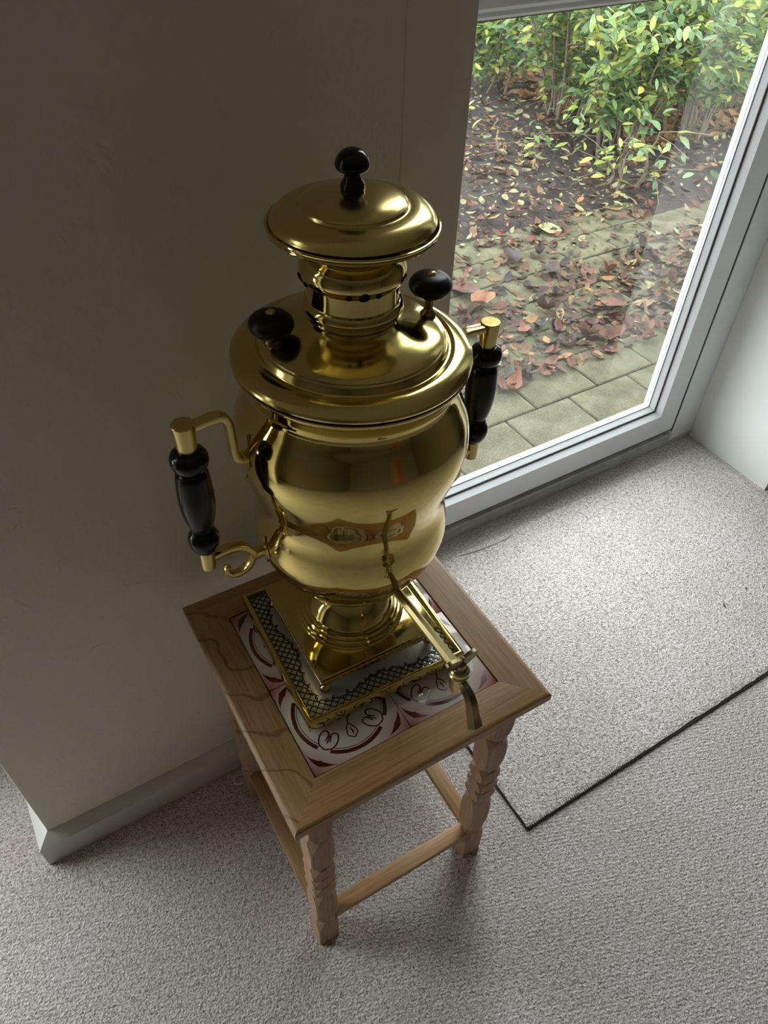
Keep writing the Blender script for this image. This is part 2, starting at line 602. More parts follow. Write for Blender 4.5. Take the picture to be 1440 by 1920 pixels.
# a wooden door at the back of the room
d = struct('door_1', box(0.5, 1.35, Y0 + 0.002, Y0 + 0.04, 0.002, 2.02), M['door'])
for k, (z0, z1) in enumerate(((0.2, 0.85), (1.05, 1.85))):
    obj('door_panel', box(0.64, 1.21, Y0 + 0.04, Y0 + 0.055, z0, z1, bev=0.012), M['door'], d)
obj('door_handle', sphere((0.58, Y0 + 0.09, 1.0), 0.028), M['brass'], d)
obj('door_handle_shank', sweep([(0.58, Y0 + 0.04, 1.0), (0.58, Y0 + 0.085, 1.0)], circ(0.01), up=Vector((0, 0, 1))), M['brass'], d)

# baseboard wrapping round the pier: vertical face with a sloping top
BT, BH, BH2 = 0.024, 0.070, 0.085
prof = [(0.0, 0.0), (-BT, 0.0), (-BT, BH - 0.002), (-BT + 0.002, BH), (0.0, BH2)]
bm = bmesh.new()
corners = [((PXL, YO - 0.16), (1, 0)), ((PXL, YW), (1, 1)), ((PXR, YW), (-1, 1)), ((PXR, YF), (-1, 0))]
rings = []
for (x, y), (ox, oy) in corners:
    rings.append([bm.verts.new((x + ox * o, y + oy * o, z)) for o, z in prof])
for a, b in zip(rings, rings[1:]):
    for i in range(len(prof) - 1):
        bm.faces.new((a[i], b[i], b[i + 1], a[i + 1]))
for r_ in (rings[0], rings[-1]):
    bm.faces.new(r_)
struct('baseboard_front', bm, M['skirting'], ang=20)


# ------------------------------------------------------------------ windows
def frame_ring(bm, x0, x1, z0, z1, prof):
    """A mitred rectangular frame: prof = list of (inset, y), an open strip swept round the rectangle."""
    rings = []
    for cx, cz, sx, sz in ((x0, z0, 1, 1), (x1, z0, -1, 1), (x1, z1, -1, -1), (x0, z1, 1, -1)):
        rings.append([bm.verts.new((cx + sx * i, y, cz + sz * i)) for i, y in prof])
    n = len(prof)
    for k in range(4):
        a, b = rings[k], rings[(k + 1) % 4]
        for i in range(n - 1):
            bm.faces.new((a[i], b[i], b[i + 1], a[i + 1]))
    return bm


def rail_split(name, x0, x1, z0, z1, prof, mat, parent, top=None):
    """the same mitred frame as four separate rails"""
    C4 = ((x0, z0, 1, 1), (x1, z0, -1, 1), (x1, z1, -1, -1), (x0, z1, 1, -1))
    for k in range(4):
        bm = bmesh.new()
        A = [bm.verts.new((C4[k][0] + C4[k][2] * i, y, C4[k][1] + C4[k][3] * i)) for i, y in prof]
        cb = C4[(k + 1) % 4]
        B = [bm.verts.new((cb[0] + cb[2] * i, y, cb[1] + cb[3] * i)) for i, y in prof]
        n = len(prof)
        for i in range(n):
            j = (i + 1) % n
            bm.faces.new((A[i], B[i], B[j], A[j]))
        bm.faces.new(A)
        bm.faces.new(B[::-1])
        obj(name, bm, top if (top and k == 2) else mat, parent, ang=25)


def make_window(n, x0, x1):
    root = struct('window_%d' % n, box(x0, x1, YF + 0.035, YF + 0.070, 0.0, 0.062), M['upvc'])
    # outer frame: threshold with two ridges, jambs, head
    bm = bmesh.new()
    th = [(YF + 0.035, 0.0), (YF, 0.0), (YF - 0.001, 0.028), (YF + 0.006, 0.031), (YF + 0.008, 0.040), (YF + 0.016, 0.043), (YF + 0.018, 0.060), (YF + 0.035, 0.062)]
    A = [bm.verts.new((x0, y, z)) for y, z in th]
    B = [bm.verts.new((x1, y, z)) for y, z in th]
    for i in range(len(th) - 1):
        bm.faces.new((A[i], B[i], B[i + 1], A[i + 1]))
    obj('threshold', bm, M['threshold'], root, ang=25)
    for a, b in ((x0, x0 + 0.103), (x1 - 0.103, x1)):
        obj('jamb', box(a, b, YF - 0.001, YF + 0.066, 0.02, CEIL, bev=0.002), M['upvc'], root)
    ZT = 1.382
    obj('transom', box(x0 + 0.1, x1 - 0.1, YF + 0.006, YF + 0.066, ZT, ZT + 0.07, bev=0.003), M['upvc'], root)
    obj('head', box(x0 + 0.1, x1 - 0.1, YF + 0.006, YF + 0.066, 2.33, CEIL, bev=0.003), M['upvc'], root)
    for lo, hi, kind in ((0.068, ZT - 0.003, 'opening'), (ZT + 0.073, 2.327, 'fixed')):
        sx0, sx1 = x0 + 0.110, x1 - 0.110
        sash = [(0.0, YF + 0.05), (0.0, YF + 0.002), (0.002, YF), (0.076, YF), (0.079, YF + 0.001), (0.089, YF + 0.020), (0.089, YF + 0.05)]
        rail_split('sash_rail', sx0, sx1, lo, hi, sash, M['upvc'], root)
        g = [(0.0885, YF + 0.0195), (0.0925, YF + 0.0195), (0.0925, YF + 0.03), (0.0885, YF + 0.03)]
        rail_split('gasket', sx0, sx1, lo, hi, g, M['gasket'], root, M['upvc'])
        sl = [(0.1035, YF + 0.036), (0.1062, YF + 0.037), (0.1062, YF + 0.039), (0.1035, YF + 0.039)]
        rail_split('glazing_seal', sx0, sx1, lo, hi, sl, M['seal'], root)
        bead = [(0.091, YF + 0.045), (0.091, YF + 0.021), (0.096, YF + 0.0215), (0.104, YF + 0.036), (0.104, YF + 0.045)]
        rail_split('glazing_bead', sx0, sx1, lo, hi, bead, M['upvc'], root)
        out = [(0.0, YF + 0.066), (0.0, YF + 0.052), (0.101, YF + 0.046), (0.1055, YF + 0.047), (0.1055, YF + 0.052), (0.096, YF + 0.066)]
        rail_split('outer_rail', sx0, sx1, lo, hi, out, M['upvc'], root)
        obj('pane', box(sx0 + 0.092, sx1 - 0.092, YF + 0.0400, YF + 0.0401, lo + 0.092, hi - 0.092), M['glass'], root, smooth=False)
        bm = bmesh.new()
        # dark rebate seen in the gap between sash and frame
        for q in ((x0 + 0.103, x0 + 0.110), (x1 - 0.110, x1 - 0.103)):
            add_box(bm, q[0], q[1], YF + 0.0012, YF + 0.05, lo - 0.007, hi + 0.003)
        add_box(bm, x0 + 0.103, x1 - 0.103, YF + 0.004, YF + 0.05, lo - 0.0075, lo)
        obj('rebate_seal', bm, M['gasket'], root)
    return root


make_window(1, PXR + 0.002, RX)
make_window(2, LX, PXL)
portal('window_portal_right', PXR, RX, YO + 0.02, 0.0, CEIL)
portal('window_portal_left', LX, PXL, YO + 0.02, 0.0, CEIL)

# ------------------------------------------------------------------ carpet offcut on the floor
t = thing('carpet_mat', 'beige carpet offcut laid over the carpet below the window', 'mat')
MX0, MX1, MY0, MY1, MT = 0.291, 1.570, -0.203, 0.500, 0.0085
bm = bmesh.new()
nx, ny = 150, 80
g = []
for j in range(ny + 1):
    row = []
    for i in range(nx + 1):
        x = MX0 + (MX1 - MX0) * i / nx
        y = MY0 + (MY1 - MY0) * j / ny
        e = 0.0022
        if j == 0:
            y += e * noise.noise((x * 30, 1.3, 0)) + 0.004 * noise.noise((x * 4, 7, 0))
        if i == 0:
            x += e * noise.noise((3.1, y * 30, 0)) + 0.004 * noise.noise((5, y * 5, 2))
        z = MT + 0.0006 * noise.noise((x * 14, y * 14, 0))
        if i in (0, nx) or j in (0, ny):
            z -= 0.0018
        row.append(bm.verts.new((x, y, z)))
    g.append(row)
for j in range(ny):
    for i in range(nx):
        bm.faces.new((g[j][i], g[j][i + 1], g[j + 1][i + 1], g[j + 1][i]))
edge = [g[0][i] for i in range(nx + 1)] + [g[j][nx] for j in range(1, ny + 1)] + [g[ny][i] for i in range(nx - 1, -1, -1)] + [g[j][0] for j in range(ny - 1, 0, -1)]
low = [bm.verts.new((v.co.x, v.co.y, 0.0045)) for v in edge]
for i in range(len(edge)):
    j = (i + 1) % len(edge)
    bm.faces.new((edge[i], low[i], low[j], edge[j]))
obj('pile', bm, M['mat'], t, recalc=True)
obj('backing', box(MX0 - 0.002, MX1, MY0 - 0.0045, MY1, 0.0003, 0.0048), M['mat_edge'], t, label='dark backing and painted shade line along the cut edge')  # dark selvedge strip that also paints the shadow of the mat's thickness
# ribbed selvedge: short loops along the near edge next to the corner
bm = bmesh.new()
for k in range(70):
    x = MX0 + 0.004 + k * 0.0056
    yy = MY0 + 0.004 * noise.noise((x * 4, 7, 0))
    r = 0.0022 * (1 - 0.5 * max(0, (k - 40) / 30))
    bmesh.ops.create_icosphere(bm, subdivisions=1, radius=1, matrix=Matrix.Translation((x, yy + 0.003, MT - 0.0012)) @ Matrix.Diagonal((r * 0.9, r * 3.2, r, 1)))
obj('selvedge_loops', bm, M['mat'], t, kind='stuff')

# loose threads
th1 = obj('loose_thread', sweep(catmull([(0.600, 0.492, 0.0105), (0.627, 0.487, 0.0100), (0.669, 0.481, 0.0104), (0.751, 0.477, 0.0100), (0.777, 0.482, 0.0125), (0.779, 0.464, 0.0115), (0.762, 0.430, 0.0102), (0.764, 0.418, 0.0100)]), circ(0.0012, 6), up=Vector((0, 0, 1))), M['thread'])
th1['label'] = 'thin loose carpet thread with hooked end on mat by window'
th1['category'] = 'thread'

# ------------------------------------------------------------------ the tile-topped table
PSI = 0.01264
T0 = 0.6088
TW, TI = 0.2135, 0.1535
table = thing('side_table', 'small oak side table with red patterned tile top and carved legs', 'table', (0, 0, 0), -PSI)
# mitred top rails: bullnose profile
prof = []
for k in range(9):
    a = PI / 2 + PI * k / 8
    prof.append((TW - 0.008 + 0.008 * -math.cos(a) * 1.0, T0 - 0.010 + 0.010 * math.sin(a)))
prof = [(TI, T0), (TW - 0.010, T0)] + [(TW - 0.010 + 0.010 * math.sin(PI * k / 8), T0 - 0.0095 + 0.0095 * math.cos(PI * k / 8)) for k in range(1, 9)] + [(TW - 0.016, T0 - 0.019), (TW - 0.016, T0 - 0.027), (TI, T0 - 0.027)]
for k in range(4):
    bm = bmesh.new()
    A = [bm.verts.new((-o, -o, z)) for o, z in prof]
    B = [bm.verts.new((o, -o, z)) for o, z in prof]
    n = len(prof)
    for i in range(n):
        j = (i + 1) % n
        bm.faces.new((A[i], B[i], B[j], A[j]))
    bm.faces.new(A)
    bm.faces.new(B[::-1])
    bmesh.ops.bevel(bm, geom=[e for e in bm.edges if {v for v in e.verts} <= set(A) and max(v.co.z for v in e.verts) > T0 - 1e-4 and min(v.co.z for v in e.verts) > T0 - 1e-4], offset=0.0004, segments=1, affect='EDGES')
    # round the outer corner a little
    for v in bm.verts:
        if abs(v.co.x) > TW - 0.012 and v.co.y < -TW + 0.012:
            dx, dy = abs(v.co.x) - (TW - 0.012), -v.co.y - (TW - 0.012)
            l = math.hypot(dx, dy)
            if l > 0.012:
                s = 0.012 / l
                v.co.x = math.copysign(TW - 0.012 + dx * s, v.co.x)
                v.co.y = -(TW - 0.012 + dy * s)
    bmesh.ops.rotate(bm, verts=bm.verts, matrix=Matrix.Rotation(k * PI / 2, 3, 'Z'))
    obj('top_rail', bm, M['wood_x'] if k in (0, 2) else (M['wood_y_cath'] if k == 3 else M['wood_y']), table)
obj('tile_bed', box(-TI - 0.001, TI + 0.001, -TI - 0.001, TI + 0.001, T0 - 0.02, T0 - 0.006), M['grout'], table)


def ribbon(pts, w, z, bm, taper=False, closed=False):
    P = [Vector((p[0], p[1], 0)) for p in pts]
    n = len(P)
    L, Rr = [], []
    for i in range(n):
        if closed:
            tg = P[(i + 1) % n] - P[i - 1]
        else:
            tg = P[min(i + 1, n - 1)] - P[max(0, i - 1)]
        nn = Vector((-tg.y, tg.x, 0)).normalized()
        ww = w
        if taper:
            ww = w * max(0.06, math.sin(PI * (0.04 + 0.92 * i / (n - 1))) ** float(taper))
        a, b = P[i] + nn * ww / 2, P[i] - nn * ww / 2
        L.append(bm.verts.new((a.x, a.y, z)))
        Rr.append(bm.verts.new((b.x, b.y, z)))
    for i in range(n if closed else n - 1):
        j = (i + 1) % n
        bm.faces.new((L[i], Rr[i], Rr[j], L[j]))
    return bm


def arc(cx, cy, r, a0, a1, n=24):
    return [(cx + r * math.cos(math.radians(a0 + (a1 - a0) * i / n)), cy + r * math.sin(math.radians(a0 + (a1 - a0) * i / n))) for i in range(n + 1)]


def rot2(pts, a, cx=0, cy=0):
    c, s = math.cos(a), math.sin(a)
    return [(cx + c * x - s * y, cy + s * x + c * y) for x, y in pts]


def tile_motif():
    bm = bmesh.new()
    z = 0.0
    for q in range(4):
        a = q * PI / 2
        # a quarter of the big ring, broken between two buds
        ribbon(rot2(arc(0, 0, 0.0665, 52, 126), a), 0.0058, z, bm)
        ribbon(rot2(arc(0, 0, 0.0612, 54, 124), a), 0.0010, z + .00002, bm)
        # heart-shaped bud at the break, pointing inwards
        for s in (-1, 1):
            pts = [(p.x, p.y) for p in catmull([(0.047 + 0.020, 0.0), (0.047 + 0.012, s * 0.0105), (0.047, s * 0.013), (0.047 - 0.010, s * 0.008), (0.047 - 0.005, s * 0.0015), (0.047 + 0.006, s * 0.004)], 5) for p in [p]] if False else [(v.x, v.y) for v in catmull([(0.066, 0.0, 0), (0.060, s * 0.0105, 0), (0.047, s * 0.0135, 0), (0.038, s * 0.009, 0), (0.041, s * 0.002, 0), (0.053, s * 0.0035, 0)], 6)]
            ribbon(rot2(pts, a + PI / 4), 0.0022, z + .00004, bm)
        ribbon(rot2([(0.043, 0), (0.056, 0)], a + PI / 4), 0.002, z + .00006, bm)
        # small tulip between
        for s in (-1, 1):
            pts = [(v.x, v.y) for v in catmull([(0.050, 0, 0), (0.043, s * 0.0075, 0), (0.032, s * 0.0045, 0), (0.027, s * 0.0005, 0)], 6)]
            ribbon(rot2(pts, a), 0.0019, z + .00008, bm)
        ribbon(rot2([(0.046, 0), (0.040, 0.0012), (0.033, 0)], a), 0.0035, z + .0001, bm, taper=True)
        ribbon(rot2([(v.x, v.y) for v in catmull([(0.027, 0, 0), (0.018, 0.004, 0), (0.012, 0.012, 0), (0.004, 0.014, 0)], 6)], a), 0.0022, z + .00012, bm)
        # winged leaf with an eye in the corner
        pts = [(v.x, v.y) for v in catmull([(0.081, -0.023, 0), (0.0855, -0.012, 0), (0.0875, 0.0, 0), (0.0855, 0.012, 0), (0.081, 0.023, 0)], 6)]
        ribbon(rot2(pts, a + PI / 4), 0.0075, z + .00014, bm, taper=2.2)
        ribbon(rot2(arc(0.0875, 0, 0.0036, 0, 360, 12), a + PI / 4), 0.0026, z + .00016, bm)
    # rosette in the middle
    ribbon(arc(0, 0, 0.009, 0, 360, 20)[:-1], 0.003, z + .00018, bm, closed=True)
    return bm


motif0 = None
for k, (sx, sy) in enumerate(((-1, -1), (1, -1), (1, 1), (-1, 1))):
    h = 0.0758
    bm = box(-h, h, -h, h, -0.008, 0, bev=0.0012, seg=2)
    o = obj('tile', bm, M['tile'], table)
    o.location = (sx * 0.0762, sy * 0.0762, T0 - 0.0016)
    if motif0 is None:
        motif0 = obj('painted_motif', tile_motif(), M['motif'], o, recalc=False)
        motif0.location = (0, 0, 0.00015)
    else:
        c = motif0.copy()
        COL.objects.link(c)
        c.parent = o
        c.rotation_euler = (0, 0, k * PI / 2)

# carved legs
LW, LC = 0.0400, 0.162
bounds = [0.0, 0.108, 0.246, 0.282, 0.317, 0.357, 0.462, T0 - 0.027]


def leg_mesh():
    bm = bmesh.new()
    rows = []
    for s, (a, b) in enumerate(zip(bounds, bounds[1:])):
        n = 20 if b - a > 0.06 else 12
        for k in range(n + 1):
            t = k / n
            first, last = s == 0, s == len(bounds) - 2
            x = abs(2 * t - 1)
            if first and t < 0.5:
                x = 0
            if last and t > 0.5:
                x = 0
            # notch is steeper on its upper flank
            deep = 0.0165 if not (first or last) else 0.014
            c = 0.0015 + deep * x ** (3.2 if b - a > 0.06 else 2.3)
            ins = 0.0030 * max(0, (x - 0.84) / 0.16) ** 1.3
            rows.append((a + (b - a) * t, c, ins))
    rings = []
    for z, c, ins in rows:
        h = LW / 2 - ins
        c = min(c, h - 0.002)
        q = h - c
        rings.append([bm.verts.new(p) for p in ((q, -h, z), (h, -q, z), (h, q, z), (q, h, z), (-q, h, z), (-h, q, z), (-h, -q, z), (-q, -h, z))])
    for A, B in zip(rings, rings[1:]):
        if abs(A[0].co.z - B[0].co.z) < 1e-7:
            for v, w in zip(A, B):
                w.co = v.co
        for i in range(8):
            j = (i + 1) % 8
            bm.faces.new((A[i], A[j], B[j], B[i]))
    bm.faces.new(rings[0][::-1])
    bm.faces.new(rings[-1])
    bmesh.ops.remove_doubles(bm, verts=bm.verts, dist=1e-6)
    return bm


leg0 = obj('leg', leg_mesh(), M['wood_leg'], table, ang=24)
leg0.location = (-LC, -LC, 0)
for sx, sy in ((1, -1), (1, 1), (-1, 1)):
    c = leg0.copy()
    COL.objects.link(c)
    c.location = (sx * LC, sy * LC, 0)
st0 = obj('stretcher', box(-LC + LW / 2 - 0.002, LC - LW / 2 + 0.002, -0.0145, 0.0145, -0.008, 0.008, bev=0.0012), M['wood_str'], table)
for k in range(4):
    o = st0 if k == 0 else st0.copy()
    if k:
        COL.objects.link(o)
    o.rotation_euler = (0, 0, k * PI / 2)
    o.location = (Matrix.Rotation(k * PI / 2, 3, 'Z') @ Vector((0, -LC, 0.094)))

# ------------------------------------------------------------------ the tray under the samovar
ZT = T0 - 0.0014
tray = thing('samovar_tray', 'square brass rimmed tray with black lattice border under the samovar', 'tray', (0.0006, 0.0310, ZT), -PSI - 0.028)
TH = 0.128
Z_R, Z_F = 0.0315, 0.019
bm = bmesh.new()
# rim: vertical outer wall with a rolled edge, mitred
rp = [(0.0, 0.010), (0.0, Z_R - 0.002), (0.0006, Z_R - 0.0006), (0.0020, Z_R), (0.0052, Z_R), (0.0066, Z_R - 0.0008), (0.0072, Z_R - 0.0025), (0.0072, Z_F), (0.0072, 0.010)]
n = len(rp)
rings = []
for cx, cy in ((-1, -1), (1, -1), (1, 1), (-1, 1)):
    rings.append([bm.verts.new((cx * (TH - i), cy * (TH - i), z)) for i, z in rp])
for k in range(4):
    A, B = rings[k], rings[(k + 1) % 4]
    for i in range(n):
        j = (i + 1) % n
        bm.faces.new((A[i], B[i], B[j], A[j]))
obj('rim', bm, M['brass'], tray)
obj('plate', box(-TH + 0.004, TH - 0.004, -TH + 0.004, TH - 0.004, 0.014, Z_F), M['tray_plate'], tray)
foot0 = obj('foot', lathe([(0.0, 0), (0.011, 0), (0.012, 0.002), (0.010, 0.012), (0.0, 0.012)], 20), M['ebony'], tray)
foot0.location = (-TH + 0.016, -TH + 0.016, 0)
for sx, sy in ((1, -1), (1, 1), (-1, 1)):
    c = foot0.copy()
    COL.objects.link(c)
    c.location = (sx * (TH - 0.016), sy * (TH - 0.016), 0)

# lattice border
bm_l, bm_s = bmesh.new(), bmesh.new()
IN = TH - 0.0075
step = 0.0115


def border_w(s):
    """width of the lattice band at position s along a side (s in -1..1): scalloped, deepest in the middle and corners"""
    return 0.0165 + 0.0115 * (0.5 + 0.5 * math.cos(s * PI * 2)) + 0.0018 * math.sin(s * 38)


def inside(x, y):
    ax, ay = abs(x), abs(y)
    if max(ax, ay) > IN:
        return False
    w = border_w(y / IN) if ax > ay else border_w(x / IN)
    return max(ax, ay) > IN - w


def strip(p, q, w, z0, z1, bm):
    d = (q - p)
    if d.length < 1e-6:
        return
    nn = Vector((-d.y, d.x, 0)).normalized() * w / 2
    a = [p + nn, p - nn, q - nn, q + nn]
    v = [bm.verts.new((k.x, k.y, z1)) for k in a] + [bm.verts.new((k.x, k.y, z0)) for k in a]
    bm.faces.new(v[:4])
    for i in range(4):
        j = (i + 1) % 4
        bm.faces.new((v[i], v[4 + i], v[4 + j], v[j]))


K = int(IN / step) + 2
dl = step / 2
for i in range(-2 * K, 2 * K + 1):
    for sgn in (1, -1):
        run = None
        m = 260
        for j in range(m + 1):
            x = -IN + 2 * IN * j / m
            y = sgn * x + i * step
            ok = inside(x, y)
            if ok and run is None:
                run = Vector((x, y, 0))
            if (not ok or j == m) and run is not None:
                strip(run, Vector((x, y, 0)), 0.0012, Z_F, Z_F + 0.0011, bm_l)
                run = None
for i in range(-2 * K, 2 * K + 1):
    for j in range(-2 * K, 2 * K + 1):
        if (i + j) % 2 == 0:
            continue
        x, y = i * step / 2, j * step / 2
        if inside(x, y) and inside(x + 0.002, y) and inside(x, y + 0.002):
            bmesh.ops.create_icosphere(bm_s, subdivisions=1, radius=1, matrix=Matrix.Translation((x, y, Z_F)) @ Matrix.Diagonal((0.0026, 0.0026, 0.0014, 1)))
# scroll edging along the inner side of the band
for k in range(4):
    pts = []
    for j in range(161):
        s = -0.80 + 1.60 * j / 160
        w = border_w(s) + 0.0012 * math.sin(s * 95)
        pts.append(Vector((s * IN, -(IN - w), 0)))
    Rm = Matrix.Rotation(k * PI / 2, 3, 'Z')
    for p, q in zip(pts, pts[1:]):
        strip(Rm @ p, Rm @ q, 0.0016, Z_F, Z_F + 0.0013, bm_l)
    for j in range(8, 153, 9):
        c = Rm @ (pts[j] + Vector((0, 0.0016, 0)))
        prev = None
        for a in range(0, 300, 40):
            q = c + Vector((0.0022 * math.cos(math.radians(a)), 0.0022 * math.sin(math.radians(a)), 0))
            if prev is not None:
                strip(prev, q, 0.0009, Z_F, Z_F + 0.0011, bm_l)
            prev = q
obj('lattice_border', bm_l, M['lattice'], tray, smooth=False, kind='stuff')
obj('border_studs', bm_s, M['stud'], tray, kind='stuff')

# ------------------------------------------------------------------ the samovar
SZ = T0
sam = thing('samovar', 'large polished brass samovar with black handles standing on tiled table', 'samovar', (0.0030 * math.cos(PSI), 0.035, SZ), -PSI)
LEAN = 0.0135
lean = Matrix.Translation((0, 0, 0.066)) @ Matrix.Rotation(LEAN, 4, 'Y') @ Matrix.Translation((0, 0, -0.066))


def spart(name, bm, mat, parent=None, leaning=True, ang=32, rz=0.0, **kw):
    """a part of the samovar, modelled about its own axis (z = height above table top)"""
    if leaning and (parent is None):
        bmesh.ops.transform(bm, matrix=lean @ Matrix.Rotation(rz, 4, 'Z'), verts=bm.verts)
    elif leaning:
        bmesh.ops.transform(bm, matrix=lean @ Matrix.Rotation(rz, 4, 'Z'), verts=bm.verts)
    return obj(name, bm, mat, parent or sam, ang=ang, **kw)


def P2(pts, n=6):
    return [(max(v.x, 0), v.y) for v in catmull([(a, b, 0) for a, b in pts], n)]


# square plinth with moulded edge
PT, PB = 0.066, 0.035
bm = bmesh.new()
pp = [(0.030, PT + 0.0004), (0.0945, PT), (0.0968, PT - 0.0012), (0.0970, PT - 0.004), (0.0955, PT - 0.006), (0.0955, PT - 0.0085), (0.0968, PT - 0.0105), (0.0968, PT - 0.013), (0.093, PT - 0.016), (0.0905, PT - 0.022), (0.0900, PB)]
rings = [[bm.verts.new((cx * o, cy * o, z)) for cx, cy in ((-1, -1), (1, -1), (1, 1), (-1, 1))] for o, z in pp]
for A, B in zip(rings, rings[1:]):
    for i in range(4):
        j = (i + 1) % 4
        bm.faces.new((A[i], A[j], B[j], B[i]))
bm.faces.new(rings[0])
bm.faces.new(rings[-1][::-1])
plinth = spart('plinth', bm, M['brass'], leaning=False, rz=0)
plinth.rotation_euler = (0, 0, -0.008)
for sx, sy in ((-1, -1), (1, -1), (1, 1), (-1, 1)):
    spart('ball_foot', sphere((sx * 0.087, sy * 0.087, 0.0285), 0.0088, 20, 12), M['brass'], leaning=False)

# pedestal with stepped rings
ped = [(0.0, 0.0655), (0.080, 0.0655), (0.0803, 0.068), (0.0785, 0.0695), (0.0765, 0.0700), (0.0768, 0.0728), (0.0750, 0.0745), (0.0722, 0.0750), (0.0722, 0.0778), (0.0700, 0.0795), (0.0675, 0.0800), (0.0672, 0.0828), (0.0645, 0.0842), (0.0628, 0.0845)]
ped += P2([(0.0622, 0.0850), (0.0600, 0.0900), (0.0560, 0.0980), (0.0495, 0.1070), (0.0415, 0.1140), (0.0375, 0.1180), (0.0365, 0.1225), (0.0385, 0.1260)], 5)
spart('pedestal', lathe(ped), M['brass'], ang=24)

# the double-bellied body
body = [(0.036, 0.1255)] + P2([(0.0390, 0.1262), (0.0490, 0.1310), (0.0600, 0.1400), (0.0720, 0.1540), (0.0840, 0.1690), (0.0980, 0.1890), (0.1105, 0.2110), (0.1210, 0.2340), (0.1262, 0.2550), (0.1262, 0.2700), (0.1236, 0.2860), (0.1207, 0.2990), (0.1192, 0.3090), (0.1194, 0.3190), (0.1226, 0.3360), (0.1300, 0.3590), (0.1374, 0.3840), (0.1405, 0.4070), (0.1372, 0.4320), (0.1270, 0.4555), (0.1195, 0.4690), (0.1170, 0.4755)], 7)
spart('body', lathe(body, 128), M['brass'], ang=40)
col = [(0.112, 0.4740), (0.1178, 0.4745), (0.1185, 0.4760), (0.1180, 0.4790)] + P2([(0.1178, 0.4800), (0.1195, 0.4870), (0.1230, 0.4950), (0.1265, 0.5020), (0.1300, 0.5065)], 4) + [(0.1312, 0.5075), (0.1315, 0.5090), (0.1300, 0.5100), (0.1200, 0.5095)]
spart('collar', lathe(col, 128), M['brass'], ang=24)
cov = [(0.1180, 0.5110), (0.1290, 0.5120), (0.1318, 0.5140), (0.1326, 0.5165), (0.1318, 0.5190)] + P2([(0.1312, 0.5195), (0.1270, 0.5228), (0.1200, 0.5262), (0.1130, 0.5275), (0.1070, 0.5268), (0.1045, 0.5275), (0.1032, 0.5300)], 5) + [(0.1025, 0.5330), (0.1012, 0.5352), (0.0992, 0.5362)] + P2([(0.0985, 0.5375), (0.0930, 0.5405), (0.0850, 0.5435), (0.0740, 0.5468), (0.0620, 0.5500), (0.0530, 0.5530), (0.0470, 0.5565)], 5)
spart('cover', lathe(cov, 128), M['brass_satin'], ang=24)
neck = [(0.0440, 0.5540), (0.0478, 0.5548), (0.0485, 0.5570), (0.0478, 0.5592), (0.0462, 0.5600), (0.0462, 0.5615), (0.0490, 0.5620), (0.0500, 0.5635), (0.0492, 0.5650)]
neck += P2([(0.0495, 0.5655), (0.0520, 0.5680), (0.0533, 0.5715), (0.0530, 0.5755), (0.0510, 0.5790), (0.0490, 0.5805)], 5)
neck += [(0.0485, 0.5815), (0.0482, 0.5920), (0.0484, 0.6000), (0.0490, 0.6008)]
neck += P2([(0.0495, 0.6012), (0.0525, 0.6040), (0.0545, 0.6090), (0.0546, 0.6150), (0.0525, 0.6210), (0.0490, 0.6255), (0.0455, 0.6280)], 6) + [(0.0440, 0.6285), (0.0430, 0.6310)]
nk = spart('neck', lathe(neck, 112), M['brass'], ang=24)
az = math.radians(254)
for k in range(4):
    for dz, rr, off in ((0, 0.0060, 0), (0.0002, 0.0033, 0.25), (0.0002, 0.0033, -0.25)):
        a = az + k * PI / 2 + off * 1.15
        bm = bmesh.new()
        R0, zz = 0.0526, 0.6045
        rad = Vector((math.cos(a), math.sin(a), 0))
        up_ = Vector((rad.x * 0.5, rad.y * 0.5, 0.85)).normalized()
        nrm = Vector((rad.x * 0.86, rad.y * 0.86, -0.5)).normalized()
        tan_ = up_.cross(nrm).normalized()
        mtx = Matrix(((tan_.x, up_.x, nrm.x, rad.x * R0), (tan_.y, up_.y, nrm.y, rad.y * R0), (tan_.z, up_.z, nrm.z, zz), (0, 0, 0, 1)))
        bmesh.ops.create_uvsphere(bm, u_segments=14, v_segments=8, radius=1, matrix=mtx @ Matrix.Diagonal((rr, rr, 0.0022, 1)))
        spart('vent_hole', bm, M['hole'], nk)
cup = [(0.0400, 0.6300), (0.0435, 0.6305)] + P2([(0.0440, 0.6315), (0.0520, 0.6360), (0.0630, 0.6415), (0.0740, 0.6470), (0.0810, 0.6508)], 5) + [(0.0832, 0.6520), (0.0840, 0.6532), (0.0834, 0.6543), (0.0826, 0.6550), (0.0838, 0.6558), (0.0850, 0.6568), (0.0853, 0.6580), (0.0848, 0.6590), (0.0836, 0.6592), (0.0822, 0.6585), (0.0815, 0.6560), (0.0700, 0.6510), (0.0450, 0.6420)]
spart('crown', lathe(cup, 112), M['brass'], ang=24)
# lid, sitting slightly tilted in the crown
lid = [(0.0600, 0.6565), (0.0790, 0.6572), (0.0806, 0.6582), (0.0810, 0.6596), (0.0802, 0.6608)] + P2([(0.0798, 0.6612), (0.0772, 0.6648), (0.0722, 0.6687), (0.0660, 0.6712), (0.0600, 0.6722), (0.0550, 0.6726)], 5) + [(0.0535, 0.6730), (0.0526, 0.6742), (0.0520, 0.6757)]
lid += P2([(0.0512, 0.6764), (0.0490, 0.6778), (0.0430, 0.6803), (0.0320, 0.6833), (0.0200, 0.6854), (0.0110, 0.6864)], 5) + [(0.0, 0.6866)]
tilt = Matrix.Translation((-0.083, 0, 0.658)) @ Matrix.Rotation(-0.022, 4, 'Y') @ Matrix.Translation((0.083, 0, -0.658))
bm = lathe(lid, 112)
bmesh.ops.transform(bm, matrix=tilt, verts=bm.verts)
ld = spart('lid', bm, M['brass_worn'], ang=24)
